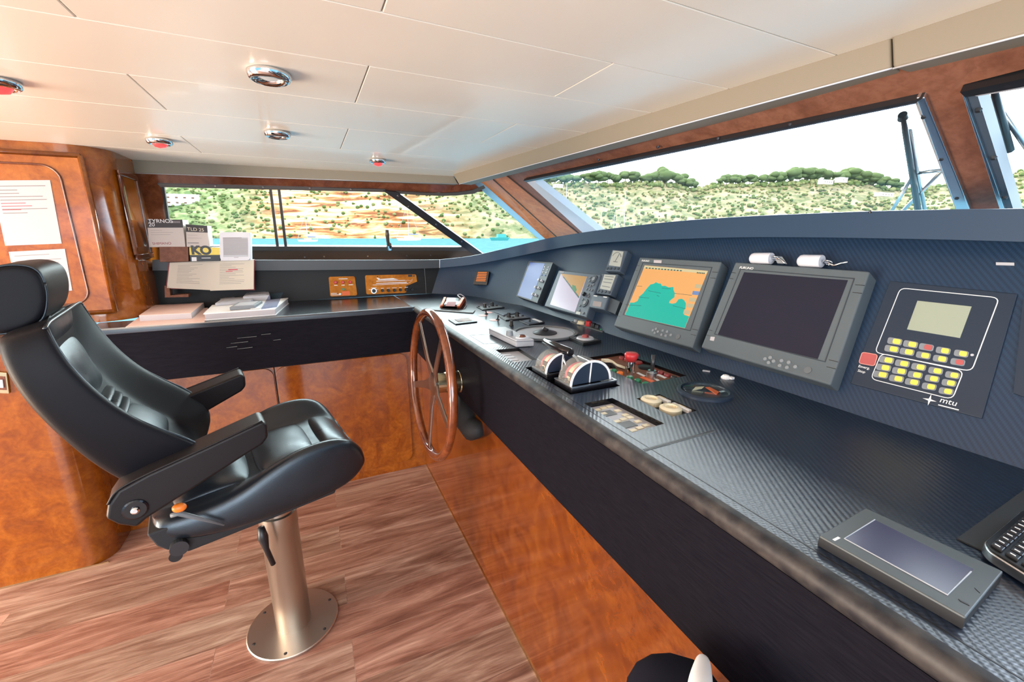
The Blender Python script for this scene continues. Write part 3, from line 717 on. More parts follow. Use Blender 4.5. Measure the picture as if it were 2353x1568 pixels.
# cabinets beneath the side counter
YK = 2.585
x_seam = onY((636, 890), YK).x
def cab(name, x0, x1, label):
    return tag(MB().prism([V(x0, YK, 0), V(x1, YK, 0), V(x1, 2.95, 0), V(x0, 2.95, 0)], (0, 0, .835)).build(name, 'burl', bevel=.002), label, 'cabinet')
cA = cab('base_cabinet', -.985, x_seam - .002, 'burl cabinet under the side counter directly behind the chair')
cB = cab('base_cabinet', x_seam + .002, .60, 'burl cabinet under the side counter between chair and steering wheel')
fb = Face(V(x_seam + .004, YK, .80), V(.50, YK, .80), V(.50, YK, .05), V(x_seam + .004, YK, .05))
mb = MB(); fb.poly(mb, fb.rr(0, .01, .985, .985, .05), .001, .007); dB = mb.build('door', 'burl', cB, bevel=.002)
fa = Face(V(-.96, YK, .80), V(x_seam - .006, YK, .80), V(x_seam - .006, YK, .05), V(-.96, YK, .05))
mb = MB(); fa.poly(mb, fa.rr(.015, .01, 1, .985, .05), .001, .007); mb.build('door', 'burl', cA, bevel=.002)
# projecting lower cabinet below the bulkhead
pts = rnd(-.985, 2.35, .10, 8)
o = wallstrip('low_cabinet', [V(p.x, min(p.y, 2.605), 0) for p in pts], 0, 1.07, 'burl'); autosmooth(o); tag(o, 'rounded burl cabinet on the floor at the far left behind the chair', 'cabinet')
mb = MB(); p2 = rnd(-.93, 2.33, .10, 8); mb.prism([V(p.x, min(p.y, 2.606), 1.07) for p in p2] + [V(-4, 2.606, 1.07)], (0, 0, .03)); mb.build('cabinet_top', 'laminate', o, bevel=.003)
MB().box((-3.0 + .4, 2.349, 0.003), (3.2, .004, .006)).build('floor_bead', 'brass', o)
# light switch on the left
sw = Face.px([(-30, 852), (18, 856), (24, 904), (-26, 902)], (0, 2.349, 0), (0, -1, 0), .001)
mb = MB(); sw.rect(mb, 0, 0, 1, 1, 0, .008); o = tag(mb.build('switch_plate', 'brass', bevel=.002), 'switch plate on the wood at the left edge behind the chair', 'switch')
mb = MB(); sw.rect(mb, .12, .18, .9, .82, .008, .010); mb.build('switch_inset', 'burl_red', o)
mb = MB(); sw.rect(mb, .55, .32, .82, .7, .010, .016); mb.build('rocker', 'white_plastic', o, bevel=.001)
# papers on the door
def sheet(px_, label, rows_):
    f = Face.px(px_, (0, YB - .018, 0), (0, -1, 0), .0015); mb = MB(); f.rect(mb, 0, 0, 1, 1, -.0005, .0004)
    o = tag(mb.build('paper_sheet', 'paper_white'), label, 'paper'); mb = MB(); mr = MB()
    for v, u1, k in rows_: f.rect(mr if k else mb, .08, v, u1, v + .012, .0004, .0007)
    mb.build('print_line', 'ink_grey', o)
    if mr.v: mr.build('print_line', 'ink_red', o)
sheet([(-20, 415), (115, 414), (142, 560), (12, 565)], 'larger white printed sheet fixed to the burl cupboard door', [(.08, .9, 0), (.14, .4, 0), (.19, .42, 0), (.24, .82, 0), (.29, .88, 0), (.34, .5, 1), (.385, .6, 1), (.43, .86, 0), (.44, .4, 1), (.49, .5, 0)])
sheet([(20, 579), (149, 572), (166, 668), (42, 676)], 'small white sheet with a table, partly behind the headrest', [(.1, .7, 0), (.22, .9, 0), (.3, .85, 0), (.42, .9, 0)])

# ================================================================== INSTRUMENTS ON THE DASH
def monitor(name, q, off, scr, label, m_body='bezel', screen='screen_off', cat='monitor'):
    f = dpx(q, off); t = thing(name, label, cat, f.U(.5, 1, -off))
    mb = MB(); mb.prism(f.q, -f.n * (off + .004)); mb.build('housing', m_body, t, bevel=.005)
    s = Face(*[onP(p, f.q[0], f.n) for p in scr])
    mb = MB(); mb.prism([p + s.n * .0006 for p in s.q], -s.n * .002); so = mb.build('screen', screen, t)
    return t, f, s, so
# large chart monitor
t, f, s, so = monitor('chart_monitor', [(1470, 591), (1658, 601), (1590, 800), (1409.5, 749)], .045, [(1482, 610), (1627, 623), (1573.6, 755), (1435.6, 724)], 'large grey monitor showing an orange and teal sea chart', screen='scr_sand')
def crop(p): return (1100 + p[0] / 4.2018, 560 + p[1] / 4.2018)
sea = [(1465, 570), (1500, 572), (1535, 555), (1555, 510), (1590, 480), (1620, 440), (1660, 395), (1690, 390), (1712, 374), (1735, 385), (1760, 388), (1770, 410), (1800, 408), (1835, 425), (1880, 420), (1882, 450), (1895, 480), (1890, 520), (1868, 535), (1845, 555), (1838, 575), (1870, 582), (1905, 575), (1930, 540), (1960, 533), (1985, 548), (2002, 580), (1998, 620), (1980, 655), (1985, 690), (2034, 705), (1990, 818), (1414, 690)]
def onscreen(nm, m_, pts, h0=.0006, h1=.0009, par=None):
    mb = MB(); s.pxpoly(mb, [crop(p) for p in pts], h0, h1); return mb.build(nm, m_, par or so)
onscreen('sea_area', 'scr_teal', sea)
onscreen('status_bar', 'scr_bar', [(1603, 213), (2213, 266), (2203, 292), (1593, 240)], .0009, .0011)
mb = MB()
for a, b_ in (((1420, 590), (1570, 600)), ((1545, 515), (1645, 527)), ((1640, 455), (1760, 480)), ((1770, 430), (1855, 437)), ((1720, 500), (1745, 510)), ((1875, 600), (2000, 630)), ((1890, 480), (2060, 500)), ((1530, 410), (1580, 412))):
    s.pxpoly(mb, [crop(a), crop(b_), crop((b_[0], b_[1] + 3)), crop((a[0], a[1] + 3))], .0009, .0012)
for k in range(12): s.pxpoly(mb, [crop((1615 + 30 * k, 232 + 2.4 * k)), crop((1633 + 30 * k, 233 + 2.4 * k)), crop((1631 + 30 * k, 243 + 2.4 * k)), crop((1613 + 30 * k, 242 + 2.4 * k))], .0011, .0013)
for k in range(5): s.pxpoly(mb, [crop((2110 + 16 * k, 277 + 1.4 * k)), crop((2120 + 16 * k, 278 + 1.4 * k)), crop((2117 + 16 * k, 290 + 1.4 * k)), crop((2107 + 16 * k, 289 + 1.4 * k))], .0011, .0014)
mb.build('chart_marks', 'scr_line', so)
for k, (x, y) in enumerate(((2122, 415), (2098, 480), (2068, 545), (2042, 602), (2012, 665))):
    onscreen('menu_button', 'scr_menu_blue' if k == 1 else 'scr_menu', [(x - 28, y - 22), (x + 34, y - 16), (x + 26, y + 20), (x - 36, y + 14)], .0009, .0012)
def monitor_bits(t, f, btns, cr, off, label, lr):
    mb = MB()
    for b_ in btns: mb = MB(); f.cyl(mb, cr(b_), .0052, -.001, .003, .0045); mb.build('button', 'grey_plastic', t)
    mb = MB(); f.cyl(mb, cr(lr), .0085, -.001, .002); mb.build('power_knob', 'mid_grey', t)
    mb = MB()
    for v in (.13, .2, .8, .86): f.rect(mb, .945, v, 1.0, v + .004, 0, .0006); f.rect(mb, 0, v - .005, .045, v - .001, 0, .0006)
    mb.build('cover_joint', 'black', t)
    mb = MB(); f.frame(mb, .075, .075, .93, .83, (.006, .008), .0009, -.0005); mb.build('bezel_groove', 'bezel_dark', t)
monitor_bits(t, f, [(1715, 827), (1685, 840), (1733, 853), (1703, 864), (1780, 843), (1822, 853), (1768, 882), (1808, 892), (1858, 885)], crop, 0, '', (1926, 902))
mb = MB(); f.pxpoly(mb, [crop((1693, 160)), crop((1768, 163)), crop((1763, 190)), crop((1690, 186))], 0, .001); mb.build('sticker', 'paper_white', t)
f.text('FURUNO', .05, .062, .0105, 'white', t, 'maker_lettering')
# dark monitor
t, f, s, so = monitor('dark_monitor', [(1689.5, 602), (1999, 623), (1908, 886), (1610, 798.5)], .045, [(1710, 626), (1948.6, 644.5), (1879, 825.6), (1649.4, 770)], 'large grey monitor with a blank dark screen beside the chart monitor')
crop3 = lambda p: (1580 + p[0] / 4.6125, 560 + p[1] / 4.6125)
monitor_bits(t, f, [(825, 1225), (880, 1212), (915, 1250), (862, 1265), (1000, 1245), (1075, 1263), (980, 1297), (1057, 1317), (1145, 1310)], crop3, 0, '', (1275, 1345))
mb = MB(); f.pxpoly(mb, [crop3((247, 988)), crop3((290, 992)), crop3((280, 1034)), crop3((238, 1026))], 0, .0012); so2 = mb.build('sticker', 'paper_white', t)
f.text('FURUNO', .062, .075, .0115, 'white', t, 'maker_lettering')
# narrow radar display
t, f, s, so = monitor('radar_display', [(1216, 600.5), (1270.5, 604), (1234.5, 696.5), (1186.5, 680.5)], .04, [(1218, 603), (1252, 606), (1221, 689), (1189, 679)], 'small display with a narrow screen under a painted blue sheen, leftmost on the dash', 'bezel_dark', 'screen_blue_sheen', 'display')
mb = MB(); f.frame(mb, 0, 0, 1, 1, (.02, .012), .001, -.0005); mb.build('front_rim', 'mid_grey', t)
for k, (u, v, r) in enumerate([(u, v, .0042) for v in (.12, .19, .26, .33) for u in (.76, .9)] + [(.74, .47, .008), (.72, .66, .008), (.86, .66, .008), (.72, .84, .008), (.86, .84, .008), (.87, .48, .008)]):
    mb = MB(); f.cyl(mb, f.U(u, v), r, -.001, .010 if r > .005 else .003, r * .85); mb.build('button' if r < .005 else 'knob', 'white_plastic' if k not in (6, 7) and r < .005 else ('blue' if r < .005 else 'light_grey'), t)
# chartplotter
t, f, s, so = monitor('chartplotter', [(1284, 620.7), (1381, 631), (1347, 730), (1250, 704)], .04, [(1289, 629), (1349, 636), (1321, 718), (1264, 700)], 'small plotter with pink glare painted on its screen and round key pads', 'bezel_blue', 'scr_glare', 'display')
onscreen('map_area', 'scr_brown', [(795, 290), (1045, 320), (965, 525), (815, 320)])
onscreen('map_green', 'scr_green', [(905, 400), (935, 410), (948, 450), (930, 470), (905, 440)], .0009, .0012)
mb = MB(); s.pxpoly(mb, [crop(p) for p in ((810, 318), (822, 320), (972, 515), (966, 530))], .0009, .0011); mb.build('coast_line', 'scr_line', so)
for p, r in (((1115, 345), .021), ((1028, 575), .021)):
    mb = MB(); f.cyl(mb, crop(p), r, -.001, .004, r * .92); ko = mb.build('key_pad', 'bezel_dark', t)
    mb = MB(); f.cyl(mb, crop(p), r * .45, .003, .006); mb.build('pad_centre', 'grey_plastic', ko)
for p in ((1078, 330), (1070, 362), (1058, 405), (1080, 412), (1045, 440), (1070, 447), (1095, 452), (1060, 490), (1063, 512), (1005, 540), (1108, 398), (978, 600), (972, 645), (1010, 672)):
    mb = MB(); f.cyl(mb, crop(p), .0058, -.001, .003); mb.build('button', 'mid_grey', t)
mb = MB(); f.cyl(mb, crop((1022, 492)), .010, -.001, .014, .008); mb.build('knob', 'black', t)
mb = MB(); f.pxpoly(mb, [crop(p) for p in ((945, 655), (985, 662), (978, 688), (938, 680))], 0, .001); mb.build('label_plate', 'lcd', t)
f.text('FURUNO', .045, .062, .010, 'white', t, 'maker_lettering')
# two stacked instrument displays and a small box
def inst(q, scr, label, gauge):
    t, f, s, so = monitor('instrument_display', q, .035, scr, label, 'bezel_blue', 'lcd', 'instrument')
    for k in range(4): mb = MB(); f.cyl(mb, f.U(.12 + .25 * k, .88), .0062, -.001, .003); mb.build('button', 'bezel_dark', t)
    mb = MB()
    if gauge:
        c = s.U(.5, .55); 
        mb.tube([s.U(.5 + .42 * math.cos(a), .52 - .42 * math.sin(a), .001) for a in [math.radians(20 + 14 * k) for k in range(11)]], .0012, 5)
        mb.tube([s.U(.45, .75, .001), s.U(.68, .2, .001)], .0018, 5)
        s.rect(mb, .3, .70, .7, .74, .0006, .001)
    else:
        for v in (.1, .28, .5, .78): s.rect(mb, .12, v, .88, v + .04, .0006, .001)
    mb.build('gauge_marks' if gauge else 'readout', 'mid_grey', so)
    return t
inst([(1407, 573), (1441.5, 575.5), (1423.7, 624), (1390, 623)], [(1409, 576), (1433, 578.5), (1425, 613.5), (1399, 610)], 'upper small grey instrument with a dial readout above the other one', True)
inst([(1383, 628), (1421, 630), (1402.5, 678.5), (1369, 674.5)], [(1389, 631), (1415, 633), (1402, 668.5), (1378.5, 663.5)], 'lower small grey instrument with a text readout below the dial one', False)
t, f, s, so = monitor('instrument_box', [(1363, 677), (1398.7, 681), (1388, 712.5), (1352, 706)], .05, [(1364, 692), (1383, 694.5), (1380.5, 706), (1361.5, 703)], 'small black box with a tiny window below the two instruments', 'bezel_blue', 'ink', 'instrument')
mb = MB(); f.rect(mb, .06, .06, .3, .12, 0, .0008); f.rect(mb, .7, .06, .92, .12, 0, .0008); mb.build('print_line', 'white', t)
mb = MB(); f.pxpoly(mb, [(1399, 682), (1420, 691), (1409, 719), (1389, 711)], -.05, -.012); mb.build('rear_housing', 'bezel_dark', t)
# key floats on top of the dark monitor
def key_float(a, b_, label, clip):
    A, B = onP(a, DP + DN * .032, DN), onP(b_, DP + DN * .032, DN); d = (B - A).normalized(); r = .0175
    t = thing('key_float', label, 'key float', A - V(0, 0, r)); mb = MB()
    mb.lathe(A, d, [(.002, 0), (r * .6, .002), (r * .9, .007), (r, .014), (r, (B - A).length - .002), (r * .95, (B - A).length)], 20); mb.build('float_body', 'white_plastic', t, smooth=False); autosmooth(bpy.data.objects[t.children[0].name])
    pts = [onP(p, DP + DN * .03, DN) for p in clip]; mb = MB(); mb.tube([B] + pts, .003, 8); mb.build('hook', 'chrome', t, smooth=True)
    mb = MB(); c = pts[0]; mb.tube([c + (d * math.cos(k) + DN * math.sin(k)) * .012 for k in [2 * PI * q / 14 for q in range(14)]], .002, 6, closed=True); mb.build('split_ring', 'chrome', t, smooth=True)
    return t
k1 = key_float((1724.5, 594), (1773, 594.5), 'white cylindrical key float lying above the dark monitor, the left of two', [(1782, 594), (1795, 597), (1804, 606)])
mb = MB(); f2 = dpx([(1778, 588), (1797, 590), (1808, 606), (1786, 605)], .03); f2.rect(mb, 0, 0, 1, 1, -.003, 0); mb.build('key', 'grey_plastic', k1)
k2 = key_float((1834, 599.5), (1889, 601), 'white cylindrical key float lying above the dark monitor, the right of two', [(1903, 604), (1915, 611), (1930, 606), (1948, 602)])
# engine control panel
q = [(2045, 646), (2338, 676), (2256, 962), (1954, 881)]
f = dpx(q, .004); t = thing('engine_display_unit', 'black engine control panel with pale display and yellow keys', 'control panel', f.U(.5, 1))
c4 = lambda p: (1930 + p[0] / 3.733, 560 + p[1] / 3.733)
mb = MB(); mb.prism(f.q, -f.n * .006); mb.build('panel_plate', 'panel_black', t, bevel=.001)
mb = MB(); mb.prism([f.P(c4(p), .0012) for p in ((665, 490), (1130, 540), (1030, 810), (575, 735))], -f.n * .002); mb.build('display', 'lcd_green', t)
def rline(pts, r):
    P = [f.P(c4(p)) for p in pts]; n = len(P); out = []
    for i in range(n):
        a = P[i] + (P[i - 1] - P[i]).normalized() * r; b_ = P[i] + (P[(i + 1) % n] - P[i]).normalized() * r
        for k in range(5): u = k / 4; out.append((a * (1 - u) ** 2 + P[i] * 2 * u * (1 - u) + b_ * u * u) + f.n * .0006)
    return out
for pts in (((520, 382), (1368, 466), (1130, 1098), (300, 935)), ((355, 943), (1062, 1093), (965, 1338), (265, 1162))):
    mb = MB(); mb.tube(rline(pts, .012), .0009, 5, closed=True); mb.build('outline', 'white', t)
def ekey(p, m_, sc=1.0):
    # grey rounded key with a coloured right half
    x, y = p; a = [c4(q_) for q_ in ((x - 52 * sc, y - 36 * sc), (x + 72 * sc, y - 16 * sc), (x + 58 * sc, y + 38 * sc), (x - 66 * sc, y + 18 * sc))]
    kf = Face(*[f.P(q_) for q_ in a]); mb = MB(); kf.poly(mb, kf.rr(0, 0, 1, 1, .004, 3), 0, .0016); ko = mb.build('key', 'key_grey', t)
    mb = MB(); kf.poly(mb, kf.rr(.38, .12, .9, .88, .003, 3), .0016, .0026); mb.build('key_cap', m_, ko)
for r in ([(470, 840), (605, 865), (740, 890), (885, 920), (1040, 945)], [(445, 905), (575, 930), (715, 960), (860, 990), (1010, 1018)], [(400, 1000), (535, 1030), (675, 1060), (820, 1093), (965, 1130)], [(375, 1065), (510, 1095), (645, 1128), (790, 1160), (935, 1197)], [(350, 1125), (485, 1160), (620, 1190), (765, 1228), (910, 1268)]):
    for p in r: ekey(p, 'key_red' if p in ((740, 890), (1010, 1018)) else 'yellow')
kf = Face(*[f.P(c4(p)) for p in ((195, 935), (328, 958), (300, 1055), (165, 1030))]); mb = MB(); kf.poly(mb, kf.rr(0, 0, 1, 1, .005, 4), 0, .003); eo = mb.build('stop_button', 'key_red', t)
mb = MB(); mb.tube([kf.U(u, v, .003) for u, v in kf.rr(0, 0, 1, 1, .005, 4)], .0008, 5, closed=True); mb.build('button_rim', 'pink_plate', eo)
mb = MB(); f.cyl(mb, c4((1135, 957)), .0026, 0, .001); mb.build('indicator', 'light_grey', t)
lw = Face(*[f.P(c4(p)) for p in ((160, 1040), (300, 1070), (280, 1110), (150, 1085))])
lw.text('Emerg.', 0, .45, .0085, 'white', t, 'stop_lettering'); lw.text('Stop', .02, 1.3, .0085, 'white', t, 'stop_lettering')
lw = Face(*[f.P(c4(p)) for p in ((858, 1335), (1000, 1370), (985, 1400), (848, 1368))]); lw.text('mtu', 0, .75, .0165, 'white', t, 'maker_lettering')
mb = MB(); mb.prism([f.P(c4(p), .0006) for p in ((845, 1380), (1022, 1425), (1018, 1433), (842, 1388))], f.n * .0004)
st = c4((770, 1343)); c0 = f.P(st); ux = (f.P(c4((830, 1358))) - c0); uy = (f.P(c4((785, 1295))) - c0)
mb.prism([c0 + f.n * .0006 + ux * a + uy * b_ for a, b_ in ((1, 0), (.16, .16), (0, 1), (-.16, .16), (-1, 0), (-.16, -.16), (0, -1), (.16, -.16))], f.n * .0004); mb.build('maker_emblem', 'white', t)
# name strip further right on the dash
ns = dpx([(2289, 604), (2331, 605), (2331, 611), (2289, 610)], .001); mb = MB(); ns.rect(mb, 0, 0, 1, 1, 0, .002); tag(mb.build('label_strip', 'light_grey'), 'small pale strip on the dash under the right windscreen', 'label')
# small blank switch plate at right edge of the dash
bp = dpx([(2352, 690), (2520, 715), (2480, 960), (2330, 905)], .001); mb = MB(); bp.rect(mb, 0, 0, 1, 1, 0, .004); tag(mb.build('blank_plate', 'panel_black'), 'black blank plate on the dash at the right edge', 'panel')

# speaker on the corner of the dash
SNm = V(-.70, -.62, .32); f = Face.px([(1094, 624), (1124, 624), (1119, 655), (1086, 654)], (1.0, 2.62, ZC), SNm, .012)
t = thing('speaker', 'small black speaker with orange slats at the corner of the dash', 'speaker', f.U(.5, 1))
mb = MB(); mb.prism(f.q, -f.n * .025); mb.build('housing', 'black', t, bevel=.002)
for k in range(6): mb = MB(); f.rect(mb, .18, .06 + .125 * k, .86, .115 + .125 * k, 0, .003); mb.build('slat', 'orange', t)

# orange wood panels on the upstand
UPp, UPn = V(0, 2.965, ZC), V(0, -1, .1)
def up(q, off=.003): return Face.px(q, UPp, UPn, off)
cz = lambda p: (740 + p[0] / 5.8825, 600 + p[1] / 5.8825)
f = up([(755, 636.5), (815, 635), (821, 679), (759, 682)]); t = thing('alarm_panel', 'small orange wood panel with three red lights and a green one', 'panel', f.U(.5, 1))
mb = MB(); f.poly(mb, f.rr(0, 0, 1, 1, .01), -.004, 0); mb.build('panel_plate', 'burl_orange', t)
for p, m_ in (((182, 290), 'red'), ((280, 288), 'red'), ((380, 285), 'red'), ((288, 382), 'green')):
    mb = MB(); f.cyl(mb, cz(p), .011 if m_ == 'red' else .008, 0, .008, .008); mb.build('lamp', m_, t)
mb = MB()
for a in ((225, 238, 345), (165, 326, 210), (262, 324, 305), (360, 318, 418), (120, 455, 250), (120, 435, 200)): f.pxpoly(mb, [cz((a[0], a[1])), cz((a[2], a[1] - 2)), cz((a[2], a[1] + 7)), cz((a[0], a[1] + 9))], 0, .0008)
f.pxpoly(mb, [cz((228, 435)), cz((258, 434)), cz((260, 458)), cz((228, 460))], 0, .001)
mb.build('print_line', 'white', t)
mb = MB(); f.pxpoly(mb, [cz(p) for p in ((268, 412), (372, 406), (380, 462), (272, 468))], 0, .001); mb.build('sticker', 'orange_sticker', t)
f = up([(838.6, 633), (956, 630.5), (962, 672), (842, 677)]); t = thing('light_switch_panel', 'wide orange wood panel with a white yacht drawing and a row of black knobs', 'panel', f.U(.5, 1))
mb = MB(); f.poly(mb, f.rr(0, 0, 1, 1, .01), -.004, 0); mb.build('panel_plate', 'burl_orange', t)
mb = MB()
for pl in ([(735, 228), (755, 225), (800, 250), (760, 258)], [(800, 243), (960, 232), (1035, 252), (760, 258)], [(740, 268), (1120, 258), (1125, 266), (730, 278)], [(735, 300), (1150, 282), (1140, 294), (725, 308)], [(690, 322), (1165, 300), (1165, 306), (680, 328)]): f.pxpoly(mb, [cz(p) for p in pl], 0, .0008)
mb.tube([f.P(cz(p), .001) for p in ((1120, 262), (1200, 262), (1225, 240), (1215, 270), (1170, 300))], .0008, 5)
for a in ((660, 362, 735), (632, 385, 760), (795, 368, 835), (875, 366, 918), (945, 362, 1010), (1040, 358, 1078), (1115, 354, 1160), (1200, 350, 1225)): f.pxpoly(mb, [cz((a[0], a[1])), cz((a[2], a[1] - 3)), cz((a[2], a[1] + 3)), cz((a[0], a[1] + 6))], 0, .0008)
mb.build('yacht_drawing', 'white', t)
for k, p in enumerate(((700, 405), (815, 400), (895, 398), (978, 396), (1058, 391), (1135, 389), (1215, 386))):
    mb = MB(); r = .014 if k == 0 else .0105; f.cyl(mb, cz(p), r, 0, .014, r * .8); ko = mb.build('knob', 'black', t)
    if k == 0: mb = MB(); f.cyl(mb, cz(p), .018, 0, .003); mb.build('knob_skirt', 'chrome', ko)
mb = MB(); f.pxpoly(mb, [cz(p) for p in ((1160, 186), (1215, 184), (1220, 212), (1165, 215))], 0, .002); f.cyl(mb, cz((748, 212)), .004, 0, .004); f.cyl(mb, cz((1240, 205)), .004, 0, .004); mb.build('key_switch', 'dark_metal', t)
# ================================================================== THINGS ON THE WORKTOP
def z1(p, h=0): return onZ(p, ZC) + V(0, 0, h)
def plate(name, q, label, cat='switch panel', h=.006, m_='black', inner='mid_grey', group=None, rimw=.07):
    f = zpx(q); t = thing(name, label, cat, f.U(.5, .5), group)
    mb = MB(); f.rect(mb, 0, 0, 1, 1, .0002, h); mb.build('base_plate', m_, t, bevel=.001)
    mb = MB(); f.rect(mb, rimw, rimw * 1.3, 1 - rimw, 1 - rimw * 1.3, h, h + .0008); mb.build('face_plate', inner, t)
    return t, f
def knob(t, p, r, h, m_='black', h0=.006, name='knob'):
    c = onZ(p, ZC) + V(0, 0, h0); mb = MB(); mb.lathe(c, (0, 0, 1), [(r, 0), (r, h * .15), (r * .85, h * .25), (r * .8, h * .95), (r * .7, h)], 18); o = mb.build(name, m_, t); autosmooth(o); return o
# red and black charger-like device
fr = [z1(p) for p in ((1010, 709), (1057, 711.5), (1071, 692), (1019, 689))]
t = thing('radio_holder', 'black and red wedge shaped device with a looped cable on the worktop', 'device', (fr[0] + fr[2]) / 2)
lo = [.022, .022, .055, .055]; top_ = [onZ(p, ZC + h) for p, h in zip(((1012, 703), (1056, 705.5), (1068, 685), (1020, 684)), lo)]
def sub(u0, u1, sh=0):
    b_ = [lerp(fr[0], fr[1], u0), lerp(fr[0], fr[1], u1), lerp(fr[3], fr[2], u1), lerp(fr[3], fr[2], u0)]
    c_ = [lerp(top_[0], top_[1], u0), lerp(top_[0], top_[1], u1), lerp(top_[3], top_[2], u1), lerp(top_[3], top_[2], u0)]
    return MB().loft([[p + V(0, 0, .001) for p in b_], [p + V(0, 0, sh) for p in c_]])
sub(.12, .86).build('housing', 'black_gloss', t, bevel=.004)
sub(0, .13, .003).build('side_trim', 'orange_sticker', t, bevel=.003); sub(.85, 1, .003).build('side_trim', 'orange_sticker', t, bevel=.003)
mb = MB(); q = [lerp(top_[0], top_[1], .25), lerp(top_[0], top_[1], .75), lerp(lerp(top_[0], top_[1], .7), lerp(top_[3], top_[2], .7), .5), lerp(lerp(top_[0], top_[1], .3), lerp(top_[3], top_[2], .3), .5)]
mb.prism([p + V(0, 0, .0005) for p in q], (0, 0, .0012)); mb.build('red_face', 'red_dark', t)
mb = MB(); mb.tube(curve3([top_[2] + V(-.02, .0, -.002), onZ((1052, 679), 1.165), onZ((1058, 677), 1.168), onZ((1068, 684), 1.15), onZ((1072, 698), 1.11), onZ((1066, 711), 1.103)], 6), .003, 6); mb.build('cable', 'light_grey', t, smooth=True)
mb = MB(); mb.prism([z1(p, .001) for p in ((986, 708.5), (1092, 715.5), (1087, 721.5), (984, 713.5))], (0, 0, .005)); tag(mb.build('ruler', 'mid_grey', bevel=.001), 'flat dark ruler lying in front of the red device', 'ruler')
# switch plates
t, f = plate('switch_unit', [(1095, 707), (1147, 702.7), (1159.5, 708.5), (1108.5, 714.5)], 'black knob plate closest to the red device')
for p in ((1114, 709), (1131, 706)): knob(t, p, .011, .022)
for p in ((1124, 709), (1141, 706), (1100, 708)): knob(t, p, .007, .007, 'dark_metal', name='dial')
t, f = plate('switch_unit', [(1147, 729.5), (1199, 724), (1219.5, 733), (1162, 738.5)], 'black knob plate in the middle behind the single knob')
for p in ((1169, 731.5), (1188, 730)): knob(t, p, .011, .022)
for p in ((1179, 733), (1201, 730), (1158, 730)): knob(t, p, .007, .007, 'dark_metal', name='dial')
t, f = plate('switch_unit', [(1030, 736.5), (1079, 731.5), (1097, 741.5), (1047, 747.4)], 'square plate with a dark orange window nearest the steering wheel', inner='black', rimw=.1)
mb = MB(); f.rect(mb, .22, .2, .85, .78, .0068, .0078); mb.build('window', 'burl_panel', t)
mb = MB(); f.rect(mb, .2, .3, .42, .7, .0078, .009); mb.build('label_plate', 'paper_white', t)
t, f = plate('switch_unit', [(1193, 739.7), (1228, 735), (1252, 743.5), (1215.5, 749.3)], 'small plate with a white inset and one toggle beside the knob plate', inner='bezel_blue', rimw=.13)
knob(t, (1217, 743), .005, .012, 'black', name='toggle')
mb = MB(); f.rect(mb, .75, .12, .92, .88, .006, .009); mb.build('white_edge', 'white', t)
t, f = plate('cover_plate', [(1134.5, 717.5), (1176, 712), (1196, 721), (1156, 726)], 'thin flat plate on the worktop behind the toggles', 'plate', .004, 'bezel_blue', 'bezel_blue')
def toggle(p, q1, label):
    c = z1(p); t = thing('toggle_switch', label, 'switch', c)
    mb = MB(); mb.cyl(c, c + V(0, 0, .006), .010, .007); mb.cyl(c + V(0, 0, .006), onZ(q1, ZC + .03), .0035, .0045, 10); mb.build('lever', 'black', t)
    return t
def disc(t, p, r, m_, nm='label_disc', sx=1.0):
    c = z1(p, .0004); mb = MB(); mb.prism([c + V(math.cos(a) * r, math.sin(a) * r * sx, 0) for a in [2 * PI * k / 20 for k in range(20)]], (0, 0, .0008)); return mb.build(nm, m_, t)
t = toggle((1117.5, 722.5), (1116, 714.5), 'small black toggle between two pink discs by the first knob plate'); disc(t, (1109, 725.5), .022, 'pink_plate', sx=1.3); disc(t, (1122.5, 718.5), .020, 'pink_plate', sx=1.3)
t = toggle((1143.5, 735.5), (1145, 726.5), 'small black toggle beside one pink disc left of the middle knob plate'); disc(t, (1134.5, 736), .022, 'pink_plate', sx=1.2)
t = thing('rotary_knob', 'single black knob standing on the worktop in front of the plates', 'knob', z1((1175, 749))); knob(t, (1175, 749), .010, .024, h0=0)
# silver control unit
f = Face(*[onZ(p, ZC + .028) for p in ((1123, 754), (1161, 750.5), (1228, 780), (1186, 782.5))]); t = thing('control_unit', 'long silver control unit with a knob and a round dial', 'control unit', f.U(.5, .5, -.028))
mb = MB(); mb.prism([p - V(0, 0, .027) for p in f.q], (0, 0, .027)); mb.build('housing', 'light_grey', t, bevel=.004)
mb = MB(); mb.prism([p - V(0, 0, .006) + (p - f.U(.5, .5)) * .012 for p in f.q], (0, 0, .0015)); mb.build('joint', 'mid_grey', t)
c = onZ((1171, 771), ZC + .028); mb = MB(); mb.cyl(c, c + V(0, 0, .018), .0135, .012); mb.build('knob', 'grey_plastic', t)
c = onZ((1200, 776), ZC + .028); mb = MB(); mb.cyl(c, c + V(0, 0, .004), .026, .024, 28); do = mb.build('dial', 'white_plastic', t)
mb = MB(); mb.cyl(c + V(0, 0, .004), c + V(0, 0, .010), .014, .010); mb.build('dial_centre', 'burl_red', do)
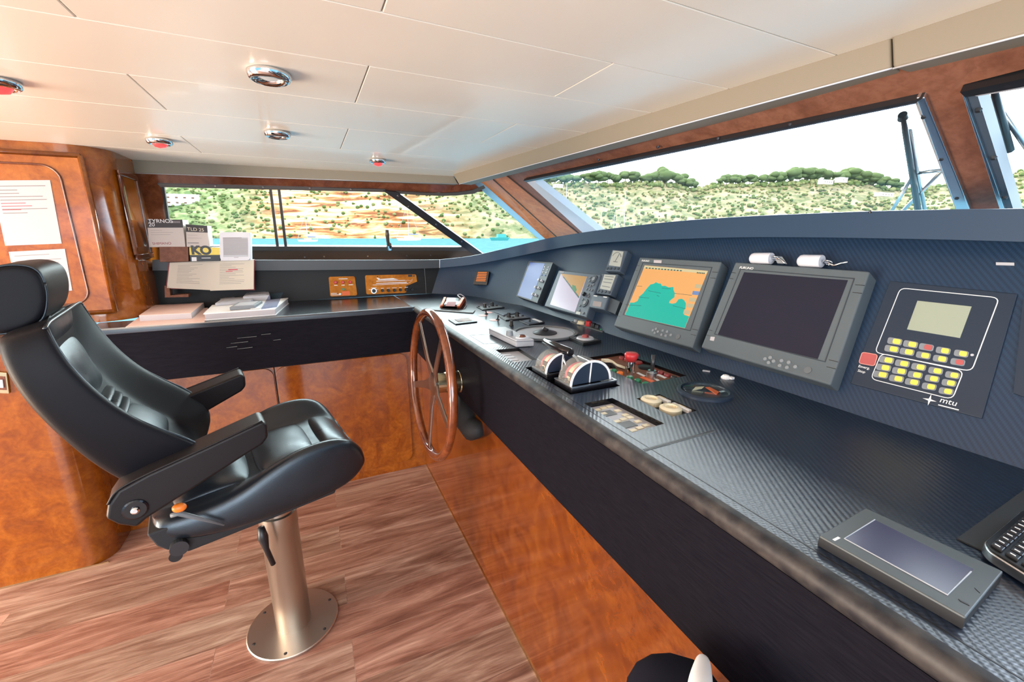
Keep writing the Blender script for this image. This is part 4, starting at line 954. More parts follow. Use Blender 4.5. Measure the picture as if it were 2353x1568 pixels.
# round joystick recess on a thin plate
f = zpx([(1196, 766), (1266, 751.5), (1333, 769.5), (1231, 785)]); t = thing('joystick_panel', 'round recessed dial in a thin grey plate', 'control panel', f.U(.5, .5))
mb = MB(); f.rect(mb, 0, 0, 1, 1, .0003, .0022); mb.build('base_plate', 'bezel', t)
c = z1((1252, 767.5), .002); R0 = .135
mb = MB(); mb.lathe(c, (0, 0, 1), [(R0, 0), (R0, .007), (R0 - .012, .007), (R0 - .014, .0)], 48); autosmooth(mb.build('ring', 'mid_grey', t))
mb = MB(); mb.cyl(c + V(0, 0, .0004), c + V(0, 0, .0015), R0 - .016, None, 40); mb.build('dial_face', 'light_grey', t)
mb = MB(); mb.lathe(c + V(.0, .0, .001), (0, 0, 1), [(.05, 0), (.05, .004), (.04, .006), (.026, .012), (.012, .014)], 24); jo = mb.build('stick_base', 'black', t); autosmooth(jo)
mb = MB(); mb.cyl(c + V(0, 0, .012), c + V(.006, 0, .022), .014, .012); mb.build('stick', 'dark_metal', jo)
t, f = plate('joystick_panel', [(1307, 781), (1350, 778), (1381.5, 788.5), (1340, 796)], 'small square black panel with a red and grey round knob', 'control panel', .012, 'black', 'mid_grey', None, .1)
c = f.U(.5, .5, .0125); mb = MB(); mb.cyl(c, c + V(0, 0, .006), .034, .03, 24); ko = mb.build('knob_ring', 'light_grey', t)
mb = MB(); mb.cyl(c + V(0, 0, .006), c + V(0, 0, .016), .014, .011); mb.build('knob', 'red_dark', ko)
# tray at foot of dash
f = zpx([(1312, 741), (1390, 757.5), (1392, 768), (1318, 748)]); t = thing('switch_tray', 'narrow tray of switches at the dash foot below the plotter with the pink glare', 'switch panel', f.U(.5, .5))
mb = MB(); mb.prism([z1(p, .0004) for p in ((1311, 741.5), (1332, 737.5), (1402, 757), (1384, 764.5))], (0, 0, .004)); mb.build('base_plate', 'mid_grey', t)
for p, r, h, m_ in (((1336, 746.5), .022, .014, 'cream'), ((1324, 742), .012, .012, 'light_grey'), ((1352, 751), .016, .022, 'red'), ((1363, 755), .013, .02, 'black'), ((1372, 758), .012, .018, 'dark_metal'), ((1381, 761), .005, .006, 'green')): knob(t, p, r, h, m_, .0044, 'switch')
# keypads in recesses
def recess_floor(R, d, name, m_, t, inset=.0):
    mb = MB(); mb.prism([lerp(p, R.U(.5, .5), inset) - V(0, 0, d) for p in R.q], (0, 0, -.002)); return mb.build(name, m_, t)
R = R_key1; t = thing('keypad', 'recessed keypad at the worktop front edge near the wheel', 'keypad', R.U(.5, .5, -.014)); recess_floor(R, .012, 'face_plate', 'light_grey', t)
for k in range(4): mb = MB(); R.rect(mb, .14, .16 + .2 * k, .5, .28 + .2 * k, -.012, -.0105); mb.build('key', 'white_plastic', t)
R = R_key2; t = thing('keypad', 'recessed keypad with cream keys in front of the round sockets', 'keypad', R.U(.5, .5, -.016)); recess_floor(R, .014, 'face_plate', 'light_grey', t, .02)
for u, v in ((.18, .10), (.42, .08), (.66, .07), (.18, .24), (.66, .24), (.66, .40), (.18, .52), (.42, .50), (.66, .49), (.66, .64), (.2, .82), (.44, .80), (.68, .78), (.45, .92), (.7, .92)):
    mb = MB(); R.rect(mb, u, v, u + .18, v + .065, -.014, -.0118); mb.build('key', 'cream', t)
for v0, v1 in ((.2, .36), (.6, .76)): mb = MB(); R.rect(mb, .2, v0, .6, v1, -.0142, -.0128); mb.build('label_field', 'mid_grey', t)
# socket recess
R = R_sock; t = thing('socket_panel', 'recessed panel with two round cream knobs and two white switches', 'switch panel', R.U(.5, .5, -.016)); recess_floor(R, .014, 'face_plate', 'black', t)
for p in ((1495, 928), (1540, 948)):
    c = onZ(p, ZC - .014); mb = MB(); mb.lathe(c, (0, 0, 1), [(.026, 0), (.026, .012), (.021, .016), (.015, .016), (.013, .010), (.001, .010)], 28); autosmooth(mb.build('round_knob', 'cream', t))
for p in ((1523, 921.5), (1569, 941.5)):
    c = onZ(p, ZC - .014); mb = MB(); mb.box(c + V(0, 0, .005), (.022, .055, .010)); so_ = mb.build('rocker_switch', 'white', t, bevel=.002); MB().box(c + V(0, 0, .0104), (.009, .02, .001)).build('rocker_mark', 'cream', so_)
# burl switch panel
R = R_burl; t = thing('switchboard', 'burl wood switchboard with coloured buttons, red mushroom button and levers', 'switch panel', R.U(.5, .5, -.014)); recess_floor(R, .010, 'face_plate', 'burl_panel', t)
zb = ZC - .010
def btn(p, r, h, m_, nm='button'):
    c = onZ(p, zb + h); c.z = zb; mb = MB(); mb.lathe(c, (0, 0, 1), [(r, 0), (r, h * .7), (r * .8, h), (.001, h)], 16); o = mb.build(nm, m_, t); autosmooth(o); return o
for p, m_ in (((1362, 828), 'red'), ((1376, 834.6), 'red'), ((1390, 840.5), 'red'), ((1429, 820), 'red_dark'), ((1441, 823.5), 'red_dark'), ((1410.5, 849), 'green'), ((1424.6, 854.5), 'orange'), ((1447, 864.5), 'green'), ((1465.5, 871.5), 'green'), ((1483.4, 879), 'green'), ((1519, 853), 'red_dark'), ((1533.5, 859), 'red_dark'), ((1503, 848.5), 'red_dark'), ((1549, 865), 'black')): btn(p, .0095, .009, m_)
c = onZ((1448, 860), zb); mo = MB().cyl(c, c + V(0, 0, .04), .012).build('mushroom_stem', 'chrome', t)
MB().lathe(c + V(0, 0, .04), (0, 0, 1), [(.012, 0), (.019, .012), (.021, .022), (.017, .027), (.001, .028)], 20).build('mushroom_cap', 'red', mo, smooth=True)
btn((1483, 841), .022, .008, 'black', 'rotary_disc'); btn((1467, 831), .014, .008, 'red_dark', 'rotary_disc')
lv = [onZ(p, zb + h) for p, h in (((1386, 829), .02), ((1402, 829), .022), ((1414, 838), .012), ((1432, 844), .004))]
mb = MB(); mb.loft([[q + V(0, -.011, -.004), q + V(0, .011, -.004), q + V(0, .011, .004), q + V(0, -.011, .004)] for q in lv]); lo_ = mb.build('cream_lever', 'cream', t, bevel=.001)
mb = MB(); mb.loft([[q + V(-.006, -.009, -.016), q + V(-.006, .009, -.016), q + V(-.006, .009, -.004), q + V(-.006, -.009, -.004)] for q in lv[:3]]); mb.build('lever_base', 'black', lo_)
c = onZ((1497, 869), zb); jo = MB().lathe(c, (0, 0, 1), [(.015, 0), (.015, .018), (.012, .02), (.012, .024), (.001, .024)], 18).build('joystick_base', 'frame_metal', t); autosmooth(jo)
MB().tube([c + V(0, 0, .022), c + V(.002, 0, .07)], [.0055, .0065], 12).build('joystick', 'dark_metal', jo, smooth=True)
def lab(pts, m_, nm): mb = MB(); mb.prism([onZ(p, zb) + V(0, 0, .0004) for p in pts], (0, 0, .0007)); mb.build(nm, m_, t)
lab([(1462, 858), (1467, 856.5), (1484, 864.5), (1479, 866.5)], 'white', 'label_strip'); lab([(1470, 868), (1478, 866), (1505, 877), (1497, 880)], 'orange_sticker', 'label_strip'); lab([(1508, 862.5), (1514, 860.5), (1533, 868.5), (1527, 870.5)], 'white', 'label_strip'); lab([(1400, 849.5), (1404, 848.5), (1409, 852), (1405, 853)], 'white', 'label_strip'); lab([(1503, 872), (1508, 870.5), (1516, 875), (1510, 876.5)], 'white', 'label_strip')
# throttle heads in their tray
R = R_thr; tt = thing('lever_tray', 'sunken black tray the two engine levers stand in', 'tray', R.U(.5, .5, -.02)); recess_floor(R, .018, 'tray_floor', 'black', tt)
def throttle(front, right, left, label, handle):
    z0 = ZC + .012; Fq, Rq, Lq = onZ(front, z0), onZ(right, z0), onZ(left, z0)
    # square up: x towards dash, y away from camera
    x0, x1 = Fq.x, Rq.x; y0, y1 = min(Fq.y, Rq.y), Lq.y
    t = thing('engine_lever', label, 'engine control', V((x0 + x1) / 2, (y0 + y1) / 2, ZC - .017))
    MB().box(V((x0 + x1) / 2, (y0 + y1) / 2, ZC - .003), (x1 - x0, y1 - y0, .028)).build('base', 'black_gloss', t, bevel=.003)
    mb = MB(); fz = Face(V(x0, y1, z0 - .001), V(x1, y1, z0 - .001), V(x1, y0, z0 - .001), V(x0, y0, z0 - .001)); fz.frame(mb, .0, .0, 1, 1, (.04, .05), .003); mb.build('base_rim', 'frame_metal', t)
    r = (x1 - x0) * .43; cx = (x0 + x1) / 2 - (x1 - x0) * .03; ya, yb = y0 + .012, y1 - .012; k = 20
    arc = lambda y, r_, dz=0: [V(cx + r_ * math.cos(PI * i / k), y, z0 + .002 + r_ * math.sin(PI * i / k) * .93) for i in range(k + 1)]
    mb = MB(); mb.loft([arc(yb, r), arc(ya, r)], closed=False, cap=False); 
    i0 = len(mb.v); d_o = mb.build('dome', 'glass_dome', t, smooth=True)
    mb = MB(); mb.face(arc(yb, r)); mb.build('end_glass', 'glass_dome', t)
    mb = MB(); mb.tube(arc(ya, r), .0035, 8); mb.build('arch_rim', 'white', d_o, smooth=True)
    mb = MB(); mb.face([p for p in arc(ya + .002, r * .97)]); mb.build('end_plate', 'panel_black', t)
    mb = MB(); mb.tube([V(cx - r * .08, ya, z0 + .003), V(cx - r * .02, ya, z0 + r * .92)], .0022, 6); mb.build('pointer', 'white', t, smooth=True)
    MB().lathe(V(cx, (ya + yb) / 2 + .035, z0), (0, 1, 0), [(r * .62, -.045), (r * .66, -.04), (r * .66, .0), (r * .62, .005)], 26).build('scale_drum', 'ink_red', t)
    MB().lathe(V(cx, (ya + yb) / 2 + .035, z0), (0, 1, 0), [(r * .64, -.028), (r * .675, -.028), (r * .675, -.012), (r * .64, -.012)], 26).build('scale_band', 'cream', t)
    MB().box(V(cx, (ya + yb) / 2 - .0, z0 + .012), (r * 1.3, (yb - ya) * .8, .02)).build('gear_block', 'frame_brown', t, bevel=.003)
    for q in range(3): knob(t, proj_px(V(x0 + .014, y0 + .02 + q * .03, ZC)), .006, .007, 'dark_metal', .0155, 'screw')
    if handle:
        a, b_ = [onX(p, cx) for p in handle[:2]]; hd = (b_ - a).normalized()
        mb = MB(); mb.lathe(a, hd, [(.010, 0), (.0125, .004), (.0125, (b_ - a).length - .004), (.010, (b_ - a).length)], 20); ho_ = mb.build('handle', 'black_gloss', t); autosmooth(ho_)
        for o_ in (-.011, .011):
            m_ = lerp(a, b_, .64) + hd * o_; mb = MB(); mb.tube([m_, onX(handle[2], cx) + V(0, o_, 0)], .0035, 10); mb.build('rod', 'chrome', ho_, smooth=True)
    return t
def proj_px(p):
    v = p - EYE; z = v.dot(fwd); return (CX + F * v.dot(rgt) / z, CY - F * v.dot(upv) / z)
throttle((1313.5, 893), (1404, 868), (1273, 870), 'engine lever head with a clear dome, nearer to the camera', None)
throttle((1256, 863), (1330, 842), (1222, 843), 'engine lever head with clear dome and a black T handle', [(1252, 786), (1312, 811), (1299, 845)])
# compass lens
c = z1((1619, 903)); t = thing('domed_compass', 'round clear lens with an orange strip on the dark worktop', 'compass', c); r = .068
MB().lathe(c, (0, 0, 1), [(r, 0), (r, .006), (r - .004, .009), (r - .009, .009), (r - .010, .002), (.001, .002)], 40).build('rim', 'panel_black', t, smooth=False); autosmooth(t.children[0])
MB().lathe(c + V(0, 0, .004), (0, 0, 1), [(r - .010, 0), (r * .75, .008), (r * .4, .013), (.001, .0145)], 36).build('lens', 'lens_glass', t, smooth=True)
mb = MB(); mb.prism([z1(p, .004) for p in ((1620, 894), (1630, 893.5), (1652, 905), (1646, 911))], (0, 0, .001)); mb.build('orange_strip', 'orange_sticker', t)
mb = MB(); mb.prism([z1(p, .0035) for p in ((1590, 901), (1598, 893), (1618, 892), (1612, 897))], (0, 0, .001)); mb.build('pale_strip', 'cream', t)
mb = MB(); c = z1((1667, 870)); mb.lathe(c, (0, 0, 1), [(.012, 0), (.013, .004), (.008, .010), (.001, .012)], 8); mb.box(c + V(.008, -.012, .004), (.012, .012, .006)); tag(mb.build('screw_cap', 'white'), 'small white cap on the worktop beyond the lens', 'cap')
mb = MB(); mb.prism([z1(p, .0004) for p in ((1615, 851.5), (1632, 854), (1631, 856), (1614, 853.5))], (0, 0, .002)); tag(mb.build('bolt_strip', 'light_grey'), 'tiny pale strip on the worktop below the dark monitor', 'label')
# box device at the right front
hh = .016
f = Face(*[onZ(p, ZC + hh) for p in ((1989, 1167), (2305.5, 1313), (2219, 1419), (1883, 1231))]); t = thing('touch_panel', 'flat grey device with a dull violet screen near the worktop front edge', 'screen device', f.U(.5, .5, -hh))
mb = MB(); mb.prism([p - V(0, 0, hh - .0006) for p in f.q], (0, 0, hh - .0006 - .003)); mb.build('underside', 'rubber', t)
mb = MB(); mb.prism([p - V(0, 0, .004) for p in f.q], (0, 0, .004)); mb.build('housing', 'device_grey', t, bevel=.0015)
sc = Face(*[onZ(p, ZC + hh) for p in ((2010, 1195.5), (2237, 1309), (2177, 1368.6), (1940, 1239))])
mat('violet_screen', (.045, .045, .10), .25); mb = MB(); sc.rect(mb, 0, 0, 1, 1, -.001, .0004); so_ = mb.build('screen', 'violet_screen', t)
mb = MB(); mb.tube([sc.U(0, 0, .0005), sc.U(0, 1, .0005), sc.U(1, 1, .0005), sc.U(1, .1, .0005)], .0008, 5); mb.build('screen_edge', 'light_grey', so_)
for a, b_ in (((2241, 1354), (2250, 1362)), ((2204, 1380), (2226, 1391))):
    mb = MB(); A, B = onZ(a, ZC + hh), onZ(b_, ZC + hh); s_ = V(.001, .001, 0); mb.prism([A - s_, B - s_, B + s_, A + s_], (0, 0, .0006)); mb.build('slot', 'black', t)
mb = MB(); A = onZ((1922, 1239), ZC + hh); mb.box(A, (.012, .003, .001)); mb.build('led', 'white', t)
# mat and keyboard at the right edge
mb = MB(); mb.prism([z1(p, .0004) for p in ((2198, 1241), (2353, 1128), (2560, 1200), (2450, 1360))], (0, 0, .002)); tag(mb.build('mat', 'mat_grey'), 'thin grey ribbed mat under the keyboard at the right edge', 'mat')
kq = [onZ(p, ZC + .02) for p in ((2252, 1250), (2353, 1165), (2600, 1260), (2480, 1390))]; f = Face(kq[0], kq[1], kq[2], kq[3])
t = thing('keyboard', 'black keyboard with a silver rim and white marks at the right edge', 'keyboard', f.U(.5, .5, -.017))
mb = MB(); f.poly(mb, f.rr(0, 0, 1, 1, .018, 6), -.0165, -.003); mb.build('rim', 'frame_metal', t, bevel=.002)
mb = MB(); f.poly(mb, f.rr(.012, .02, .988, .98, .016, 6), -.003, .0); mb.build('deck', 'black', t, bevel=.001)
nm_ = 0
for i in range(5):
    for j in range(11):
        u, v = .05 + j * .083, .09 + i * .17; mb = MB(); f.rect(mb, u, v, u + .066, v + .13, 0, .004); tq = (i, j) == (3, 1)
        ko = mb.build('key', 'turquoise' if tq else 'dark_metal', t, bevel=.001)
        mb = MB(); f.rect(mb, u + .02, v + .03, u + .03, v + .09, .004, .0045); mb.build('key_mark', 'white', ko)

# ================================================================== SIDE COUNTER THINGS
def stack(name, q, h, m_, label, cat, z0=ZC, bev=.002):
    pts = [onZ(p, z0) + V(0, 0, .0006) for p in q]; mb = MB().prism(pts, (0, 0, h)); return tag(mb.build(name, m_, bevel=bev), label, cat)
stack('paper_sheet', [(288, 753), (330, 722), (478, 708), (470, 741)], .0012, 'paper_pink', 'loose pink sheet under the pink paper stack on the side counter', 'paper', bev=0)
zs = ZC + .0022; fb_ = [onZ(p, zs) for p in ((322, 738.5), (441, 732.5), (470, 707), (357, 713))]
t = thing('paper_stack', 'thick stack of pink topped pages on the side counter', 'paper stack', (fb_[0] + fb_[2]) / 2)
MB().prism(fb_, (0, 0, .026)).build('pages', 'paper_white', t); MB().prism([p + V(0, 0, .026) for p in fb_], (0, 0, .002)).build('top_page', 'paper_pink', t)
bq = [onZ(p, ZC) + V(0, 0, .0008) for p in ((470, 737.5), (634, 725), (664, 698), (490, 716))]
t = thing('ring_binder', 'white ring binder lying on the side counter with small gadgets on it', 'binder', (bq[0] + bq[2]) / 2)
MB().prism(bq, (0, 0, .004)).build('cover', 'white', t); MB().prism([lerp(p, (bq[0] + bq[2]) / 2, .02) + V(0, 0, .004) for p in bq], (0, 0, .026)).build('pages', 'paper_white', t); MB().prism([p + V(0, 0, .030) for p in bq], (0, 0, .004)).build('cover', 'white', t)
zt_ = ZC + .0352
mb = MB(); mb.prism([onZ((600, 711), zt_), onZ((636, 706), zt_), onZ((651, 673), zt_ + .055), onZ((620, 677), zt_ + .055)], (0, .0, .0025)); tag(mb.build('acetate_sheet', 'acetate'), 'tinted clear plastic sheet propped on the white binder', 'sheet')
def gad(q, h, m_, label, lift=0.):
    pts = [onZ(p, zt_ + lift) for p in q]; t = thing('gadget', label, 'device', (pts[0] + pts[2]) / 2, None)
    MB().prism(pts, (0, 0, h)).build('housing', m_, t, bevel=.003)
    MB().prism([lerp(p, (pts[0] + pts[2]) / 2, .25) + V(0, 0, h) for p in pts], (0, 0, .0015)).build('lid', 'light_grey', t); return t
gad([(495, 704), (577, 697), (590, 686), (512, 692)], .016, 'light_grey', 'long grey gadget at the left on the white binder')
gad([(528, 714), (586, 709.5), (604, 698), (548, 702)], .017, 'grey_plastic', 'dark grey gadget at the front on the white binder')
gad([(560, 694), (622, 690), (618, 679), (570, 682)], .03, 'light_grey', 'tall pale grey gadget at the back on the white binder')
mb = MB(); mb.prism([onZ(p, zt_ + .001) for p in ((575, 711), (597, 709.5), (615, 699), (600, 698))], (0, 0, .002)); tag(mb.build('card', 'white'), 'white card sticking out under the dark grey gadget', 'card')
mb = MB(); mb.prism([onZ(p, zt_ + .001) for p in ((506, 690), (512, 693), (560, 680), (548, 678))], (0, 0, .008)); tag(mb.build('card', 'white_plastic'), 'white strip behind the gadgets on the binder', 'card')
# open book propped on a wooden bracket
def bp_(p, d=0): return onP(p, (0, 2.86 - d, 1.3), (0, -1, .25))
t = thing('open_book', 'open book with cream pages propped under the boxes', 'book', bp_((483, 668)))
for nm, q in (('page', ((390, 604), (485, 599.5), (483, 667), (383.5, 662))), ('page', ((485, 599.5), (583, 597.7), (583, 665), (483, 668.5)))):
    P = [bp_(p) for p in q]; po = MB().prism(P, (0, .012, .003)).build(nm, 'paper_cream', t)
    fq = Face(*P); mb = MB(); rr_ = random.Random(len(nm) + int(q[0][0]))
    for k in range(13): u1 = rr_.uniform(.4, .8); fq.rect(mb, .2, .12 + .055 * k, u1, .128 + .055 * k, .0003, .0008)
    mb.build('print_line', 'ink_grey', po)
    if q[0][0] > 400: mb = MB(); fq.rect(mb, .4, .3, .62, .33, .0004, .001); fq.rect(mb, .34, .36, .5, .38, .0004, .001); mb.build('note', 'ink_red', po)
MB().prism([bp_(p, -.013) for p in ((388, 602), (585, 596.5), (585, 667), (381, 664))], (0, .006, .001)).build('cover', 'red_dark', t)
br = MB(); br.prism([bp_(p, -.0) for p in ((378, 657), (389, 658), (391, 679), (433, 676), (433, 683), (379, 684))], (0, .05, .0)); tag(br.build('book_bracket', 'burl_panel'), 'small wooden bracket holding up the open book', 'bracket')
mb = MB(); mb.tube(curve3([bp_((398, 676), -.01), onZ((388, 690), 1.12), onZ((365, 702), 1.11), onZ((345, 712), 1.105), onZ((318, 728), 1.104)], 5), .004, 8); tag(mb.build('cable', 'black', smooth=True), 'black cable running from the bracket to the pink paper stack', 'cable')
# boxes on the ledge
YL = 2.862
def carton(name, front, depth, label, zbot, m_='carton', cat='box', y=YL, right=None):
    P = [onY(p, y) for p in front]
    for k in (2, 3): P[k].z = zbot if zbot is not None else P[k].z
    t = thing(name, label, cat, (P[2] + P[3]) / 2)
    MB().prism(P, (0.0, depth, 0)).build('carton_body', m_, t, bevel=.002)
    return t, Face(*P)
zled = btop[1].z + .001
b1t, f = carton('carton', [(365.5, 566), (432.6, 567), (432.6, 598), (366, 598)], .12, 'plain red brown block under the larger printed carton', zled, 'burl_panel', 'block')
b2t, f = carton('carton', [(435, 568), (506, 569), (506, 599), (436, 599)], .12, 'black carton with large yellow letters under the smaller printed carton', zled, 'black')
mb = MB(); f.rect(mb, 0, .02, 1, .55, 0, .0008); mb.build('yellow_band', 'yellow', b2t)
f.text('KO', .06, .48, .062, 'black', b2t, 'brand_lettering', h=.001, bold=.003)
mb = MB(); f.rect(mb, .06, .7, .22, .98, 0, .0008); f.rect(mb, .38, .75, .68, .79, 0, .0008); mb.build('label', 'white', b2t)
zc1 = f.q[0].z + .0008
t, f = carton('carton', [(337, 505), (419, 505), (425, 561.5), (341.5, 564)], .13, 'larger printed carton with a dark top band, left on the ledge', max(zc1, zled), 'carton')
mb = MB(); f.rect(mb, 0, 0, 1, .29, 0, .0008); mb.build('dark_band', 'carton_dark', t)
f.text('TYRNOS', .04, .115, .027, 'white', t, 'title_lettering', h=.0012); f.text('20', .04, .24, .027, 'white', t, 'title_lettering', h=.0012); f.text('SHIMANO', .1, .91, .018, 'red_dark', t, 'maker_lettering')
mb = MB(); f.rect(mb, .62, .05, .93, .12, .0008, .0014); mb.build('label', 'ink_grey', t)
mb = MB(); f.rect(mb, .08, .38, .4, .39, 0, .0006); f.rect(mb, .08, .46, .7, .47, 0, .0006); f.rect(mb, .08, .54, .62, .55, 0, .0006); mb.build('print_line', 'ink', t)
t, f = carton('carton', [(426.6, 515.5), (476, 519), (480, 564), (428, 564)], .12, 'smaller printed carton with a dark top band on the black carton', max(zc1, zled), 'carton')
mb = MB(); f.rect(mb, 0, 0, 1, .33, 0, .0008); mb.build('dark_band', 'carton_dark', t); f.text('TLD 25', .06, .27, .024, 'cream', t, 'title_lettering', h=.0012)
mb = MB(); f.rect(mb, .06, .46, .5, .47, 0, .0006); f.rect(mb, .06, .6, .7, .61, 0, .0006); f.rect(mb, .06, .8, .55, .84, 0, .0006); mb.build('print_line', 'ink', t)
t, f = carton('speaker_box', [(505, 535), (574.5, 535), (575.5, 597), (506.5, 597)], .10, 'white plastic box with a ribbed front on the ledge', zled, 'white_plastic', 'box', YL - .01)
mb = MB(); f.poly(mb, f.rr(-.01, -.02, 1.01, 1, .02), 0, .006); mb.build('front_frame', 'white_plastic', t, bevel=.002)
mb = MB(); f.rect(mb, .1, .17, .92, .86, .006, .0068); gb = mb.build('grille', 'light_grey', t)
mb = MB()
for k in range(13): f.rect(mb, .11, .22 + .045 * k, .91, .238 + .045 * k, .0068, .0085)
f.rect(mb, .1, .17, .72, .195, .0068, .0085); f.rect(mb, .45, .87, .6, .885, .006, .0075); mb.build('rib', 'ink', gb)

# ================================================================== STEERING WHEEL
wc = V(.405, 1.660, .899); yw, pw = .013, .05
wn = V(-math.cos(yw) * math.cos(pw), -math.sin(yw) * math.cos(pw), math.sin(pw)); wa = V(0, 1, 0).cross(wn).cross(wn) * -1
wu = wn.cross(V(0, 0, 1)).normalized(); wv = wu.cross(wn).normalized()
if wv.z < 0: wv = -wv
t = thing('steering_wheel', 'large wooden steering wheel with five metal spokes on the console', 'steering wheel', wc)
RW = .297
def wp_(r, a, h=0): return wc + (wu * math.cos(a) + wv * math.sin(a)) * r + wn * h
mb = MB(); mb.tube([wp_(RW, 2 * PI * k / 72) for k in range(72)], .0175, 14, closed=True); mb.build('rim', 'wheel_wood', t, smooth=True)
sgn = 1 if wu.y < 0 else -1
for k in range(5):
    a = math.radians(-90 + 72 * k); mb = MB(); side_ = lambda r, w, h: [wp_(r, a, h) + (wu * -math.sin(a) + wv * math.cos(a)) * s_ for s_ in (-w, w)]
    l0 = [side_(.02, .030, -.012), side_(.055, .026, -.012), side_(.10, .017, -.006), side_(RW - .01, .014, .004)]
    mb.loft([[q[0] + wn * .004, q[1] + wn * .004, q[1] - wn * .004, q[0] - wn * .004] for q in l0]); mb.build('spoke', 'spoke', t, bevel=.0015)
ho_ = MB().lathe(wc + wn * -.018, wn, [(.05, 0), (.05, .010), (.040, .014), (.001, .015)], 24).build('hub', 'spoke', t); autosmooth(ho_)
MB().lathe(wc - wn * .02, -wn, [(.040, 0), (.042, .004), (.042, .04), (.045, .045), (.045, .10), (.05, .105), (.05, .135)], 28).build('shaft', 'brass', t); autosmooth(t.children[-1])

# ================================================================== HELM CHAIR
P0 = V(-.2, 1.615, 0); ca = math.radians(12); cf = V(math.cos(ca), math.sin(ca), 0); cl = V(-math.sin(ca), math.cos(ca), 0)
def LC(x, y, z): return P0 + cf * x + cl * y + V(0, 0, z)
def near(p, yo):
    q = onP(p, P0 + cl * yo, cl) - P0; return q.dot(cf), q.z
chair = thing('helm_chair', 'black leather helm chair with armrests on a steel pedestal', 'chair', P0)
MB().lathe(P0 + V(0, 0, .0005), (0, 0, 1), [(.163, 0), (.163, .007), (.160, .010), (.001, .010)], 64).build('base_plate', 'plate_steel', chair); autosmooth(chair.children[0]); bpl = chair.children[0]
for k in range(6): a = math.radians(20 + 60 * k); c = P0 + V(math.cos(a) * .142, math.sin(a) * .142, .010); MB().lathe(c, (0, 0, 1), [(.006, 0), (.006, .0015), (.001, .003)], 10).build('bolt', 'dark_metal', bpl)
MB().lathe(P0 + V(0, 0, .010), (0, 0, 1), [(.062, 0), (.062, .44), (.064, .445), (.064, .50), (.058, .505), (.058, .60)], 40).build('pedestal', 'steel', chair); autosmooth(chair.children[1])
# seat shell and cushion lofted along x: (x, bolster z, centre z, bottom z, half width)
st_ = [(-.325, .725, .715, .69, .20), (-.30, .735, .72, .655, .225), (-.22, .735, .725, .632, .24), (-.12, .755, .735, .628, .25), (-.04, .80, .752, .63, .255), (.04, .835, .768, .634, .257), (.12, .848, .778, .64, .257), (.19, .842, .780, .65, .254), (.235, .815, .770, .675, .247), (.262, .775, .75, .70, .235), (.272, .745, .735, .715, .22)]
loops = []
for x, zb_, zc_, z0_, w in st_:
    L_ = [(-w * .9, z0_), (-w, z0_ + .02), (-w * 1.01, (z0_ + zb_) / 2), (-w * .99, zb_ - .018), (-w * .92, zb_), (-w * .80, zb_ - .008), (-w * .66, zc_ + .012), (-w * .55, zc_ - .004), (0, zc_ - .008)]
    L_ = L_ + [(-y, z) for y, z in L_[-2::-1]]
    loops.append([LC(x, y, z) for y, z in L_])
MB().loft(loops).build('seat', 'leather', chair, subsurf=2)
def pad(name, x0, x1, prof, w, parent, nx=6):
    mb = MB(); lp = []
    for k in range(nx + 1):
        x = lerp(x0, x1, k / nx); z, th = prof(k / nx)
        lp.append([LC(x, y, z + h) for y, h in ((-w, -.02), (-w, th * .4), (-w * .85, th), (0, th * 1.05), (w * .85, th), (w, th * .4), (w, -.02))])
    mb.loft(lp); return mb.build(name, 'leather', parent, subsurf=2)
bulge = lambda u: max(0, math.sin(PI * min(1, max(0, u)))) ** .45
pad('seat_cushion_rear', -.28, -.065, lambda u: (.722 + .018 * u, .004 + .026 * bulge(u)), .155, chair)
pad('seat_cushion', -.05, .135, lambda u: (.748 + .022 * u, .004 + .018 * bulge(u)), .15, chair)
pad('seat_front_roll', .155, .262, lambda u: (.772 - .035 * u * u, .006 + .024 * bulge(u)), .15, chair)

# seat pan with slide, roller and levers
pan = MB(); outl = [near(p, -.235) for p in ((335, 1235), (455, 1190), (640, 1120), (790, 1090), (772, 1138), (640, 1192), (432, 1275), (414, 1263), (385, 1272), (360, 1262))]
pan.prism([LC(x, -.225, z) for x, z in outl], cl * .45); pan.build('seat_pan', 'rubber', chair, bevel=.006)
def nb(p, yo): x, z = near(p, yo); return LC(x, yo, z)
MB().cyl(nb((412, 1262), -.245), nb((412, 1262), -.245) + cl * .03, .022).build('roller', 'dark_metal', chair)
MB().cyl(nb((404, 1280), -.24), nb((404, 1280), -.24) + cl * .03, .016).build('roller', 'black', chair)
MB().ball(nb((412, 1167), -.262), (.017, .012, .013), 14, 10).build('orange_knob', 'orange', chair, smooth=True)
mb = MB(); mb.tube([nb((392, 1186), -.262), nb((410, 1180), -.264), nb((460, 1192), -.264), nb((515, 1207), -.262)], [.006, .008, .006, .003], 8); mb.build('recline_lever', 'mid_grey', chair, smooth=True)
mb = MB(); c = LC(-.03, -.12, .60); mb.tube([onP((600, 1212), P0 - cl * .10, cl), onP((604, 1235), P0 - cl * .10, cl), onP((612, 1262), P0 - cl * .10, cl), onP((628, 1297), P0 - cl * .10, cl)], [.010, .017, .009, .0085], 10); mb.build('height_lever', 'black', chair, smooth=True)
